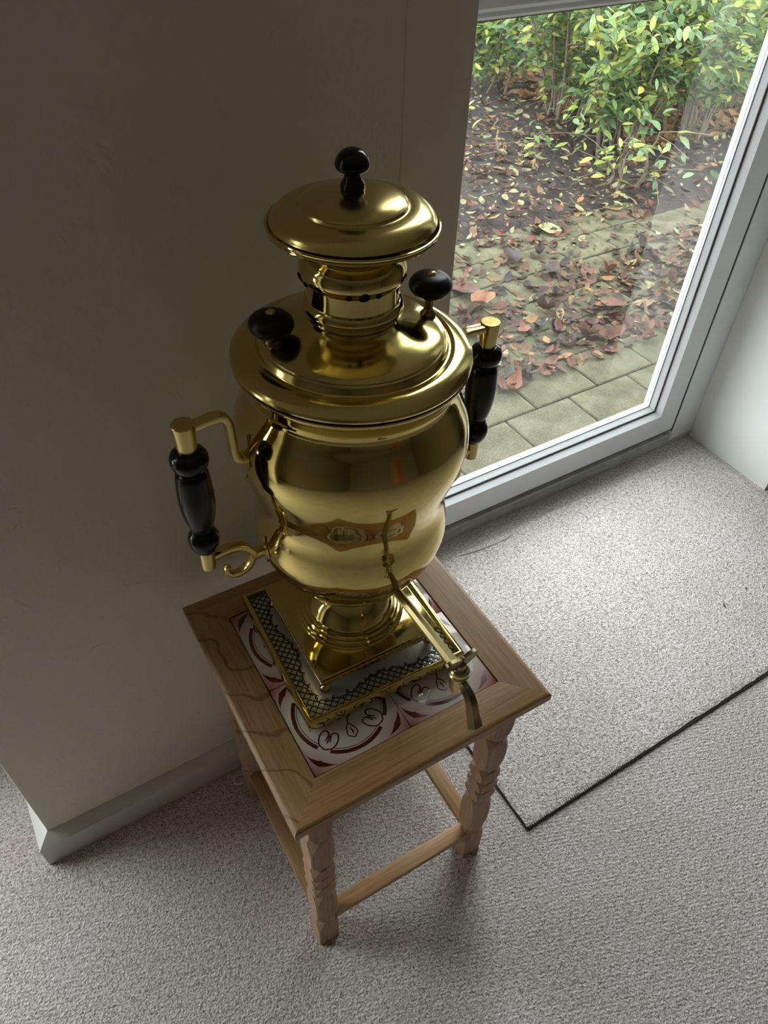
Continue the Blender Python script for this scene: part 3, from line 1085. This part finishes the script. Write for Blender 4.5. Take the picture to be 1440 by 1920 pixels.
kn = P2([(0.0105, 0.6855), (0.0118, 0.6885), (0.0112, 0.6925), (0.0088, 0.6965), (0.0080, 0.7000), (0.0095, 0.7030), (0.0145, 0.7050), (0.0164, 0.7080), (0.0160, 0.7120), (0.0138, 0.7168), (0.0095, 0.7208), (0.0048, 0.7228), (0.0, 0.7233)], 5)
bm = lathe([(0.0, 0.685), (0.0105, 0.685)] + kn[1:], 40)
bmesh.ops.transform(bm, matrix=tilt, verts=bm.verts)
spart('lid_knob', bm, M['ebony'], ld, label='black turned knob of the lid')

# two knobbed plugs on the cover
for (x, y, h0, hb, label) in ((-0.0870, 0.0125, 0.5415, 0.5625, None), (0.0875, -0.0140, 0.5430, 0.5775, None)):
    bm = lathe([(0.0, h0 - 0.004), (0.0085, h0 - 0.004), (0.0090, h0 + 0.002), (0.0070, h0 + 0.0045), (0.0048, h0 + 0.007), (0.0046, hb - 0.016), (0.0068, hb - 0.0125), (0.0072, hb - 0.011), (0.0, hb - 0.011)], 24, axis_pt=(x, y))
    pl = spart('cover_plug', bm, M['brass_dark'])
    prof = P2([(0.0, hb - 0.0128), (0.0080, hb - 0.0124), (0.0175, hb - 0.0092), (0.0232, hb - 0.0020), (0.0224, hb + 0.0052), (0.0164, hb + 0.0108), (0.0075, hb + 0.0130), (0.0, hb + 0.0135)], 5)
    spart('plug_knob', lathe(prof, 36, axis_pt=(x, y)), M['ebony_matt'], pl, label='black wooden knob of the plug')
    spart('knob_rivet', lathe([(0.0052, hb + 0.0120), (0.0050, hb + 0.0140), (0.0030, hb + 0.0158), (0.0, hb + 0.0163)], 18, axis_pt=(x, y)), M['brass_worn'], pl)


# handles
def make_handle(side, rz):
    s = side
    flat = rrect(0.0044, 0.0062, 0.0014, 2)
    X = lambda a: s * a

    def plate(bm, cz, rr_, tz, hx):
        vs = []
        for yy, zz in ((0, tz), (hx, 0), (0, -tz), (-hx, 0)):
            hh = cz + zz
            # follow the belly
            rad = 0.0015 + max((r for r, h in body if abs(h - hh) < 0.004), default=rr_)
            vs.append((X(math.sqrt(max(rad * rad - yy * yy, 0))), yy, hh))
        o_ = [bm.verts.new(v) for v in vs]
        i_ = [bm.verts.new((v[0] - X(0.004), v[1], v[2])) for v in vs]
        cv = bm.verts.new((X(rr_ + 0.0045), 0, cz))
        for i in range(4):
            j = (i + 1) % 4
            bm.faces.new((o_[i], o_[j], cv))
            bm.faces.new((i_[i], i_[j], o_[j], o_[i]))

    bm = bmesh.new()
    top = catmull([(X(0.190), 0, 0.4850), (X(0.176), 0, 0.4862), (X(0.166), 0, 0.4868), (X(0.1585), 0, 0.4850), (X(0.1535), 0, 0.4790), (X(0.1518), 0, 0.4700), (X(0.1512), 0, 0.4560), (X(0.1508), 0, 0.4420), (X(0.1500), 0, 0.4310), (X(0.1475), 0, 0.4245), (X(0.1430), 0, 0.4220), (X(0.1385), 0, 0.4214)], 3)
    sweep(top, flat, bm)
    lathe([(0.0, 0.4915), (0.0118, 0.4915), (0.0126, 0.4905), (0.0122, 0.4800), (0.0104, 0.4560), (0.0, 0.4560)], 28, bm, axis_pt=(X(0.2), 0))
    add_box(bm, *(sorted((X(0.1415), X(0.124)))), -0.0062, 0.0062, 0.4150, 0.4270, bev=0.001)
    plate(bm, 0.420, 0.1372, 0.030, 0.0165)
    spart('handle_bracket', bm, M['brass_worn'], rz=rz)

    bm = bmesh.new()
    low = catmull([(X(0.193), 0, 0.2900), (X(0.183), 0, 0.2915), (X(0.172), 0, 0.2915), (X(0.162), 0, 0.2890), (X(0.152), 0, 0.2820), (X(0.1445), 0, 0.2710), (X(0.1425), 0, 0.2640)], 3)
    sweep(low, flat, bm)
    curl = catmull([(X(0.1445), 0, 0.2720), (X(0.1445), 0, 0.2610), (X(0.1490), 0, 0.2510), (X(0.1570), 0, 0.2445), (X(0.1660), 0, 0.2425), (X(0.1745), 0, 0.2455), (X(0.1800), 0, 0.2520), (X(0.1805), 0, 0.2590), (X(0.1770), 0, 0.2620)], 4)
    nC = len(curl)
    sweep(curl, flat, bm, scales=[(1.0 - 0.5 * i / nC, 1.0 - 0.35 * i / nC) for i in range(nC)])
    sphere((X(0.1772), 0, 0.2605), 0.0042, 12, 8, bm=bm)
    lathe([(0.0, 0.3040), (0.0092, 0.3040), (0.0096, 0.2900), (0.0092, 0.2760), (0.0075, 0.2745), (0.0, 0.2745)], 28, bm, axis_pt=(X(0.2), 0))
    add_box(bm, *(sorted((X(0.1450), X(0.118)))), -0.0058, 0.0058, 0.2580, 0.2690, bev=0.001)
    plate(bm, 0.262, 0.1272, 0.024, 0.0145)
    spart('handle_bracket', bm, M['brass_worn'], rz=rz)
    g = [(0.0, 0.4575), (0.0100, 0.4575)] + P2([(0.0130, 0.4570), (0.0185, 0.4530), (0.0208, 0.4460), (0.0195, 0.4380), (0.0155, 0.4320), (0.0142, 0.4295)], 5)
    g += [(0.0150, 0.4285)] + P2([(0.0172, 0.4275), (0.0185, 0.4220), (0.0196, 0.4080), (0.0204, 0.3940), (0.0200, 0.3800), (0.0185, 0.3660), (0.0160, 0.3540), (0.0138, 0.3475)], 5)
    g += [(0.0128, 0.3455), (0.0132, 0.3430), (0.0138, 0.3415), (0.0130, 0.3395)] + P2([(0.0125, 0.3385), (0.0155, 0.3350), (0.0180, 0.3290), (0.0184, 0.3220), (0.0165, 0.3140), (0.0125, 0.3070), (0.0095, 0.3035)], 5) + [(0.0, 0.3030)]
    spart('handle_grip', lathe(g, 40, axis_pt=(X(0.2), 0)), M['ebony'], rz=rz, label='black turned wooden grip')


HR = 0.052
make_handle(-1, HR)
make_handle(1, HR)

# tap
bm = bmesh.new()
octo = [(0.0066 * math.cos(PI / 8 + PI / 4 * i), 0.0066 * math.sin(PI / 8 + PI / 4 * i)) for i in range(8)]
path = [(0, -0.100, 0.2175), (0, -0.120, 0.2165), (0, -0.150, 0.2145), (0, -0.185, 0.2120), (0, -0.225, 0.2085), (0, -0.246, 0.2070)]
sweep(path, octo, bm, up=Vector((0, 0, 1)), scales=[0.98, 0.98, 1.0, 1.06, 1.15, 1.15])
tx = (0, -0.2475)
vb = [(0.0, 0.1640), (0.0050, 0.1640), (0.0062, 0.1660), (0.0056, 0.1690), (0.0080, 0.1710), (0.0096, 0.1780), (0.0104, 0.1880), (0.0108, 0.1990), (0.0122, 0.2005), (0.0122, 0.2030), (0.0104, 0.2045), (0.0104, 0.2075), (0.0124, 0.2090), (0.0120, 0.2115), (0.0098, 0.2130), (0.0, 0.2130)]
lathe(vb, 28, bm, axis_pt=tx)
TR = 0.055
tap = spart('tap', bm, M['brass_tap'], rz=TR)
# key: plug stem with two rounded wings
bm = lathe([(0.0, 0.2115), (0.0090, 0.2115), (0.0094, 0.2160), (0.0068, 0.2185), (0.0060, 0.2240), (0.0, 0.2250)], 24, axis_pt=tx)
for s in (-1, 1):
    wing = []
    for k in range(15):
        a = PI * k / 14
        wing.append((s * (0.0030 + 0.0200 * math.sin(a) ** 0.75), 0.2255 - 0.0085 * math.cos(a)))
    wing = [(s * 0.0015, 0.2180)] + wing + [(s * 0.0015, 0.2320)]
    F = [bm.verts.new((x, tx[1] - 0.0024, z + abs(x) * 0.36)) for x, z in wing]
    Bk = [bm.verts.new((x, tx[1] + 0.0024, z + abs(x) * 0.36)) for x, z in wing]
    n = len(wing)
    for i in range(n):
        j = (i + 1) % n
        bm.faces.new((F[i], F[j], Bk[j], Bk[i]))
    bm.faces.new(F)
    bm.faces.new(Bk[::-1])
spart('tap_key', bm, M['brass_dark'], tap, rz=TR)
# spout: faceted, bending down and flaring
bm = bmesh.new()
hexa = [(0.0064 * math.cos(PI / 6 + PI / 3 * i), 0.0064 * math.sin(PI / 6 + PI / 3 * i)) for i in range(6)]
path = catmull([(0, -0.249, 0.1920), (0, -0.2590, 0.1915), (0, -0.2680, 0.1875), (0, -0.2745, 0.1800), (0, -0.2790, 0.1690), (0, -0.2835, 0.1570), (0, -0.2895, 0.1450)], 3)
nP = len(path)
sweep(path, hexa, bm, up=Vector((1, 0, 0)), scales=[(1.0 + 0.45 * i / nP, 1.05 + 0.75 * (i / nP) ** 1.5) for i in range(nP)])
spart('tap_spout', bm, M['brass_dark'], tap, ang=20, rz=TR)

# ------------------------------------------------------------------ small things on the carpet
o = obj('white_cord', sweep(catmull([(-0.125, 0.192, 0.003), (-0.155, 0.199, 0.003), (-0.172, 0.204, 0.003), (-0.186, 0.208, 0.003), (-0.197, 0.203, 0.003), (-0.194, 0.191, 0.003), (-0.180, 0.186, 0.003), (-0.155, 0.186, 0.003), (-0.125, 0.184, 0.003)]), circ(0.0022, 8), up=Vector((0, 0, 1))), M['white_cord'])
o['label'] = 'loop of thin white cord on carpet behind left table leg'
o['category'] = 'cord'


def crumb(name, loc, sx, sy, rz, label):
    bm = bmesh.new()
    bmesh.ops.create_icosphere(bm, subdivisions=2, radius=1, matrix=Matrix.Diagonal((sx, sy, 0.0016, 1)))
    for v in bm.verts:
        v.co += Vector((1, 1, 0.4)) * 0.0012 * noise.noise(v.co * 400)
    q = obj(name, bm, M['crumb'])
    q.location = loc
    q.rotation_euler = (0, 0, rz)
    q['label'] = label
    q['category'] = 'crumb'


crumb('leaf_crumb', (1.119, -0.006, 0.0098), 0.0028, 0.0080, -0.55, 'brown dry leaf crumb lying on the beige mat, the larger one')
crumb('leaf_crumb', (1.218, 0.004, 0.0095), 0.0018, 0.0042, -0.4, 'tiny dark crumb on the beige mat, right of the larger crumb')

# ------------------------------------------------------------------ outside: paving, soil, leaves, shrubs
GZ = -0.05
bm = bmesh.new()
bmesh.ops.create_grid(bm, x_segments=90, y_segments=70, size=1)
for v in bm.verts:
    v.co.x = -6 + (v.co.x + 1) / 2 * 20
    v.co.y = 0.45 + (v.co.y + 1) / 2 * 14
    inner = max(0.0, min(1.0, (v.co.y - 2.15) * 4)) if v.co.x < 2.6 else max(0.0, min(1.0, (v.co.y - 1.85) * 3))
    v.co.z = GZ - 0.035 + 0.03 * inner + 0.025 * inner * (noise.noise((v.co.x * 1.7, v.co.y * 1.7, 0)) + 0.5 * noise.noise((v.co.x * 6, v.co.y * 6, 3)))
soil = struct('ground', bm, M['soil'])

slab_mesh = []
for k in range(4):
    bm = box(-0.142, 0.142, -0.097, 0.097, -0.03, 0.0, bev=0.004, seg=1)
    finish(bm, True)
    me = bpy.data.meshes.new('paving_slab')
    bm.to_mesh(me)
    bm.free()
    me.materials.append(M['slab'])
    slab_mesh.append(me)
ns = 0
for r in range(-1, 7):
    y = 0.977 + 0.2 * r + 0.1
    off = 1.295 if r % 2 == 0 else 1.44
    for k in range(-9, 14):
        x = off + 0.29 * k + 0.145
        if not (-0.9 < x < 4.9):
            continue
        if y > 2.25 or (x > 2.75 and y > 1.95):
            continue
        o = bpy.data.objects.new('paving_slab', slab_mesh[ns % 4])
        ns += 1
        COL.objects.link(o)
        o.parent = soil
        o.location = (x, y, GZ + R.uniform(-0.002, 0.002))
        o.rotation_euler = (R.uniform(-.006, .006), R.uniform(-.006, .006), R.uniform(-.004, .004))
struct('trim_2', box(X0, X1, YO + 0.001, 0.78, -0.30, -0.02), M['render_wall'])


def leaf_mesh(name, L, Wd, curl, fold, mat, rag=0.0, seed=0, nu=6):
    """one leaf lying along x, curled up; two rows of quads either side of the midrib"""
    rr = random.Random(seed)
    bm = bmesh.new()
    rows = []
    for i in range(nu + 1):
        t = i / nu
        w = Wd * math.sin(PI * min(1, 0.04 + 0.96 * t) ** 0.85) ** 0.8 / 2
        w *= 1 + rag * rr.uniform(-1, 1)
        x = L * (t - 0.5)
        z = curl * (2 * t - 1) ** 2 * L
        tw = fold * (1 + rag * rr.uniform(-1, 1))
        rows.append([bm.verts.new((x, w, z + w * tw)), bm.verts.new((x, 0, z)), bm.verts.new((x, -w, z + w * tw))])
    for a, b in zip(rows, rows[1:]):
        for k in range(2):
            bm.faces.new((a[k], a[k + 1], b[k + 1], b[k]))
    finish(bm, True, 70)
    me = bpy.data.meshes.new(name)
    bm.to_mesh(me)
    bm.free()
    me.materials.append(mat)
    return me


def scatter_xy():
    """where leaves lie: a drift a metre out from the window, a thinner middle, the leafy bed beyond"""
    while True:
        x = R.uniform(0.95, 5.0)
        y = R.uniform(0.95, 3.9)
        # keep to the wedge seen through the window, with a margin
        a = math.atan2(x + 0.336, y + 0.584)
        if not 0.60 < a < 1.12:
            continue
        dens = 0.10
        n = noise.noise((x * 2.2, y * 2.2, 4.0))
        if y < 1.10:
            dens = 0.03
        elif 1.12 < y < 1.66:
            dens = 0.80 + 0.5 * n
        elif y < 2.0:
            dens = 0.34 + 0.6 * n
        elif y < 2.3:
            dens = 0.65 + 0.5 * n
        else:
            dens = 0.55
        if R.random() < dens:
            return x, y


kinds = [('brown', BROWN[0], 'brown curled dead leaf lying on the ground outside the window', 28), ('russet', BROWN[1], 'russet red dead leaf lying on the ground outside the window', 24),
         ('dark', BROWN[2], 'dark blackish rotting leaf lying on the ground outside the window', 14), ('tan', BROWN[3], 'tan dry dead leaf lying on the ground outside the window', 16),
         ('pale', BROWN[4], 'small pale yellow fallen leaf lying on the ground outside the window', 18)]
variants = {}
for nm, mt, lb, wt in kinds:
    variants[nm] = []
    for k in range(5):
        L = R.uniform(0.06, 0.11) if nm != 'pale' else R.uniform(0.026, 0.046)
        variants[nm].append(leaf_mesh('fallen_leaf', L, L * R.uniform(0.38, 0.62), R.uniform(0.05, 0.42), R.uniform(0.1, 1.3), mt, 0.4, k * 7 + len(nm)))
pool = [k for k in kinds for _ in range(k[3])]
placed = []
for k in range(300):
    x, y = scatter_xy()
    if y > 2.6 and R.random() < 0.6:
        x, y = scatter_xy()
    nm, mt, lb, wt = R.choice(pool)
    if y > 2.0 and R.random() < 0.35:
        nm, mt, lb, wt = kinds[4]
    o = bpy.data.objects.new('fallen_leaf', R.choice(variants[nm]))
    COL.objects.link(o)
    o.location = (x, y, GZ + R.uniform(0.003, 0.016) + (0.012 if y > 2.25 else 0))
    o.rotation_euler = (R.uniform(-.35, .35), R.uniform(-.25, .25), R.uniform(0, 2 * PI))
    s = R.uniform(0.75, 1.2)
    o.scale = (s, s * R.uniform(0.8, 1.1), s)
    adj = {'brown': 'brown curled dead leaf', 'russet': 'russet red dead leaf', 'dark': 'blackish rotting leaf', 'tan': 'tan dry dead leaf', 'pale': 'small pale yellow fallen leaf'}[nm]
    if y < 1.70:
        zone = 'in drift on near paving, ' + ('left, by samovar' if x < 1.45 else 'middle' if x < 1.85 else 'right, by frame')
    elif y < 2.25:
        zone = 'on far paving, ' + ('left, by pier' if x < 1.9 else 'middle' if x < 2.4 else 'right end')
    else:
        zone = 'on soil under hedge, ' + ('left, by pier' if x < 2.3 else 'middle' if x < 3.0 else 'right side')
    o['label'] = adj + ' ' + zone
    o['category'] = 'leaf'
    o['group'] = adj + ' ' + zone

# a few leaves that stand out
for nm, (x, y), L, Wd, cu, fo, mt, rz, lb in (
        ('large_fallen_leaf', (2.28, 2.09), 0.15, 0.11, 0.02, 0.15, BROWN[4], 0.9, 'large pale green leaf lying flat among brown leaves on paving'),
        ('large_fallen_leaf', (1.546, 1.655), 0.15, 0.085, 0.20, 0.9, M['copper_leaf'], 0.2, 'large orange brown leaf beside right samovar handle, outside the glass'),
        ('large_fallen_leaf', (1.53, 1.765), 0.15, 0.10, 0.12, 0.4, BROWN[1], 2.0, 'large reddish leaf behind the black valve knob, outside the glass'),
        ('large_fallen_leaf', (1.92, 1.93), 0.15, 0.09, 0.10, 0.5, BROWN[2], 1.1, 'dark purple brown curled leaf in middle of paving'),
        ('large_fallen_leaf', (2.00, 1.74), 0.14, 0.085, 0.15, 0.6, BROWN[2], 0.6, 'dark curled leaf standing up on the paving near its centre'),
        ('large_fallen_leaf', (2.016, 1.375), 0.14, 0.08, 0.06, 0.4, BROWN[1], 2.6, 'russet leaf on right side of paving near frame')):
    o = bpy.data.objects.new(nm, leaf_mesh('large_fallen_leaf', L, Wd, cu, fo, mt, 0.22, int(x * 100)))
    COL.objects.link(o)
    o.location = (x, y, GZ + 0.012)
    o.rotation_euler = (0.1, 0.05, rz)
    o['label'] = lb
    o['category'] = 'leaf'


def leaf_into(bm, mtx, L, Wd, cu, fo, mi):
    prev = None
    for t, wf in ((0, 0.02), (0.3, 0.9), (0.65, 0.85), (1, 0.02)):
        w = Wd / 2 * wf
        x = L * (t - 0.5)
        z = cu * (2 * t - 1) ** 2 * L
        cur = [bm.verts.new(mtx @ Vector((x, w, z + w * fo))), bm.verts.new(mtx @ Vector((x, 0, z))), bm.verts.new(mtx @ Vector((x, -w, z + w * fo)))]
        if prev:
            for k in range(2):
                f = bm.faces.new((prev[k], prev[k + 1], cur[k + 1], cur[k]))
                f.material_index = mi
                f.smooth = True
        prev = cur


def euler_mtx(loc, rx, ry, rz):
    return Matrix.Translation(loc) @ Matrix.Rotation(rz, 4, 'Z') @ Matrix.Rotation(ry, 4, 'Y') @ Matrix.Rotation(rx, 4, 'X')


bm = bmesh.new()
for k in range(18000):
    x, y = scatter_xy()
    if k % 7 == 0:
        while not (1.08 < y < 1.75):
            x, y = scatter_xy()
    small = R.random() < (0.5 if y < 1.75 else 0.66)
    if k % 4 == 1:
        x, y = R.uniform(-2.5, 3.0), (R.uniform(1.1, 2.2) if k % 12 == 1 else R.uniform(2.2, 7))
        small = R.random() < 0.5
    elif k % 2 == 0:
        x, y = R.uniform(1.5, 8), R.uniform(2.2, 8)
        small = R.random() < 0.7
    L = R.uniform(0.015, 0.036) if small else R.uniform(0.04, 0.08)
    mi = R.choices(range(6), (34, 22, 24, 10, 6, 3) if y < 2.1 else (22, 9, 24, 14, 24, 6))[0]
    if x > 3.45 and 2.6 < y < 4.6 and R.random() < 0.6:
        mi, L = R.choice((3, 5, 5)), R.uniform(0.07, 0.13)
    leaf_into(bm, euler_mtx((x, y, GZ + R.uniform(0.002, 0.012) + (0.015 if y > 2.2 else 0)), R.uniform(-.5, .5), R.uniform(-.4, .4), R.uniform(0, 6.3)), L, L * R.uniform(0.35, 0.6), R.uniform(0, 0.25), R.uniform(0, 0.7), mi)
lit = obj('leaf_litter', bm, BROWN[0], soil, recalc=False, kind='stuff')
for m_ in BROWN[1:]:
    lit.data.materials.append(m_)

# twigs
for k, (x, y, L, rz) in enumerate(((2.25, 2.55, 0.22, 0.35), (2.55, 2.25, 0.16, -0.4), (2.15, 1.86, 0.12, 0.1), (1.75, 2.32, 0.17, 0.15), (2.9, 2.2, 0.25, 1.2))):
    pts = [(L * (t - .5), 0.012 * math.sin(t * 5 + k), 0.006 + 0.004 * math.sin(t * 7)) for t in (0, .2, .4, .6, .8, 1)]
    o = obj('twig', sweep(catmull(pts, 3), circ(0.0045, 6), up=Vector((0, 0, 1)), scales=[1 - 0.04 * i for i in range(16)]), M['bark'])
    o.location = (x, y, GZ + 0.012)
    o.rotation_euler = (0, 0, rz)
    o['label'] = ('thin bare twig lying in leaf litter in the middle of the bed', 'short twig at the near edge of the bed, tilted down to the right', 'shortest twig, lying on the paving among brown leaves', 'twig on the far paving close to the pier', 'long twig on the bed below the right hand shrubs')[k]
    o['category'] = 'twig'

# shrubs
leaf_green = []
for k in range(12):
    L = R.uniform(0.058, 0.088)
    mi = (0, 0, 1, 1, 0, 1, 2, 0, 2, 1, 3, 2)[k]
    leaf_green.append(leaf_mesh('leaf', L, L * R.uniform(0.36, 0.48), R.uniform(-0.10, 0.06), R.uniform(0.1, 0.45), GREEN[mi], 0.05, k, nu=4))


def shrub(label, x, y, nst, hgt, spread, nleaf, bare=0.22, seed=1):
    rr = random.Random(seed)
    root = thing('garden_shrub', label, 'shrub', (x, y, GZ), 0)
    spots = []
    for s in range(nst):
        a = rr.uniform(0, 2 * PI)
        bx, by = 0.16 * math.cos(a) * rr.random(), 0.16 * math.sin(a) * rr.random()
        lean_a = a + rr.uniform(-.6, .6)
        out = rr.uniform(0.15, 1.0) * spread
        H = hgt * rr.uniform(0.6, 1.05)
        pts = []
        for k in range(7):
            t = k / 6
            pts.append((bx + out * t ** 1.3 * math.cos(lean_a) + 0.025 * rr.uniform(-1, 1), by + out * t ** 1.3 * math.sin(lean_a) + 0.025 * rr.uniform(-1, 1), H * t - 0.02))
        path = catmull(pts, 3)
        rad = rr.uniform(0.006, 0.013)
        obj('stem', sweep(path, circ(1.0, 6), up=Vector((1, 0, 0)), scales=[rad * (1 - 0.7 * i / len(path)) for i in range(len(path))]), M['bark'], root)
        for q in range(10):
            i = rr.randrange(3, len(path))
            p = path[i]
            if p.z < bare * 0.7:
                continue
            d = Vector((rr.uniform(-1, 1), rr.uniform(-1, 1), rr.uniform(-.4, .7))).normalized()
            Lb = rr.uniform(0.12, 0.34)
            tw = [p, p + d * Lb * .5 + Vector((0, 0, .01)), p + d * Lb]
            spots += [(p + d * Lb * rr.random(), d) for _ in range(9)]
            if q % 3 == 0:
                sweep_b = sweep(tw, circ(0.0022, 4), up=Vector((0.3, 0.2, 1)))
                obj('twig', sweep_b, M['bark'], root)
        spots += [(path[rr.randrange(4, len(path))], Vector((rr.uniform(-1, 1), rr.uniform(-1, 1), 0.3)).normalized()) for _ in range(8)]
    rr.shuffle(spots)
    ls = []
    k = 0
    while len(ls) < nleaf and k < nleaf * 6:
        p, d = spots[k % len(spots)]
        k += 1
        q = p + Vector((rr.gauss(0, .035), rr.gauss(0, .035), rr.gauss(0, .035)))
        if q.z < bare + rr.uniform(-.08, .10):
            continue
        ls.append((q, d))
    cl = Vector((x, y, GZ))
    cam_l = CAM - cl

    def rank(e):
        w = e[0]
        high = 10 if w.z > 0.95 else 0
        return (w - cam_l).length + high
    ls.sort(key=rank)
    bm = bmesh.new()
    for i, (q, d) in enumerate(ls):
        rz = math.atan2(d.y, d.x) + rr.uniform(-.9, .9)
        rx, ry = rr.uniform(-.7, .7), rr.uniform(-.5, .8)
        if i < 290:
            o = bpy.data.objects.new('leaf', rr.choice(leaf_green))
            COL.objects.link(o)
            o.parent = root
            o.location = q
            o.rotation_euler = (rx, ry, rz)
            s = rr.uniform(0.75, 1.15)
            o.scale = (s, s, s)
        else:
            L = rr.uniform(0.05, 0.085)
            leaf_into(bm, euler_mtx(q, rx, ry, rz), L, L * rr.uniform(0.36, 0.48), rr.uniform(-.1, .06), rr.uniform(.1, .45), rr.choices((0, 1, 2, 3), (36, 38, 18, 8))[0])
    if len(bm.verts):
        f = obj('foliage', bm, GREEN[0], root, recalc=False, kind='stuff')
        for m_ in GREEN[1:]:
            f.data.materials.append(m_)
    else:
        bm.free()


shrub('green leafy shrub at the near corner of the hedge, right of centre in the window', 3.32, 2.72, 14, 1.05, 0.40, 2300, 0.20, 11)
shrub('green shrub with bare pale stems, second from window jamb on the left', 3.45, 3.35, 12, 1.1, 0.42, 2200, 0.15, 12)
shrub('green shrub with forked bare trunk beside the pier, leftmost in the window', 3.42, 4.10, 9, 1.0, 0.45, 2000, 0.10, 13)
shrub('thin stemmed green shrub with dry orange leaves showing between its stems, right in window', 3.95, 2.74, 12, 1.0, 0.42, 2000, 0.24, 14)
shrub('sparse green shrub beside the right window frame, its base in leaf litter', 4.65, 2.95, 11, 1.0, 0.45, 1700, 0.20, 15)
shrub('green shrub at the upper right corner of the window, behind the frame', 5.45, 3.25, 10, 1.1, 0.5, 1700, 0.12, 16)
shrub('yellow green shrub deep in the hedge behind the near corner shrub', 4.15, 3.60, 10, 1.1, 0.5, 2000, 0.12, 17)
shrub('green shrub deep at the back of hedge below window head', 4.9, 4.1, 10, 1.1, 0.55, 1700, 0.08, 18)
shrub('dim green shrub at the back of bed beside the pier edge', 3.95, 5.0, 10, 1.1, 0.55, 1700, 0.06, 21)
shrub('dim green shrub at the back of bed, seen through the top of window', 5.0, 5.2, 10, 1.1, 0.6, 1700, 0.06, 22)
shrub('dim green shrub at the far right back of bed, just below the window head', 6.3, 4.3, 10, 1.1, 0.6, 1700, 0.06, 23)
shrub('low green seedling shrub with few leaves at front edge of the bed', 2.97, 2.36, 5, 0.32, 0.14, 60, 0.08, 19)
shrub('tiny green seedling among leaf litter beneath the left shrubs', 2.72, 2.98, 4, 0.18, 0.09, 26, 0.05, 20)
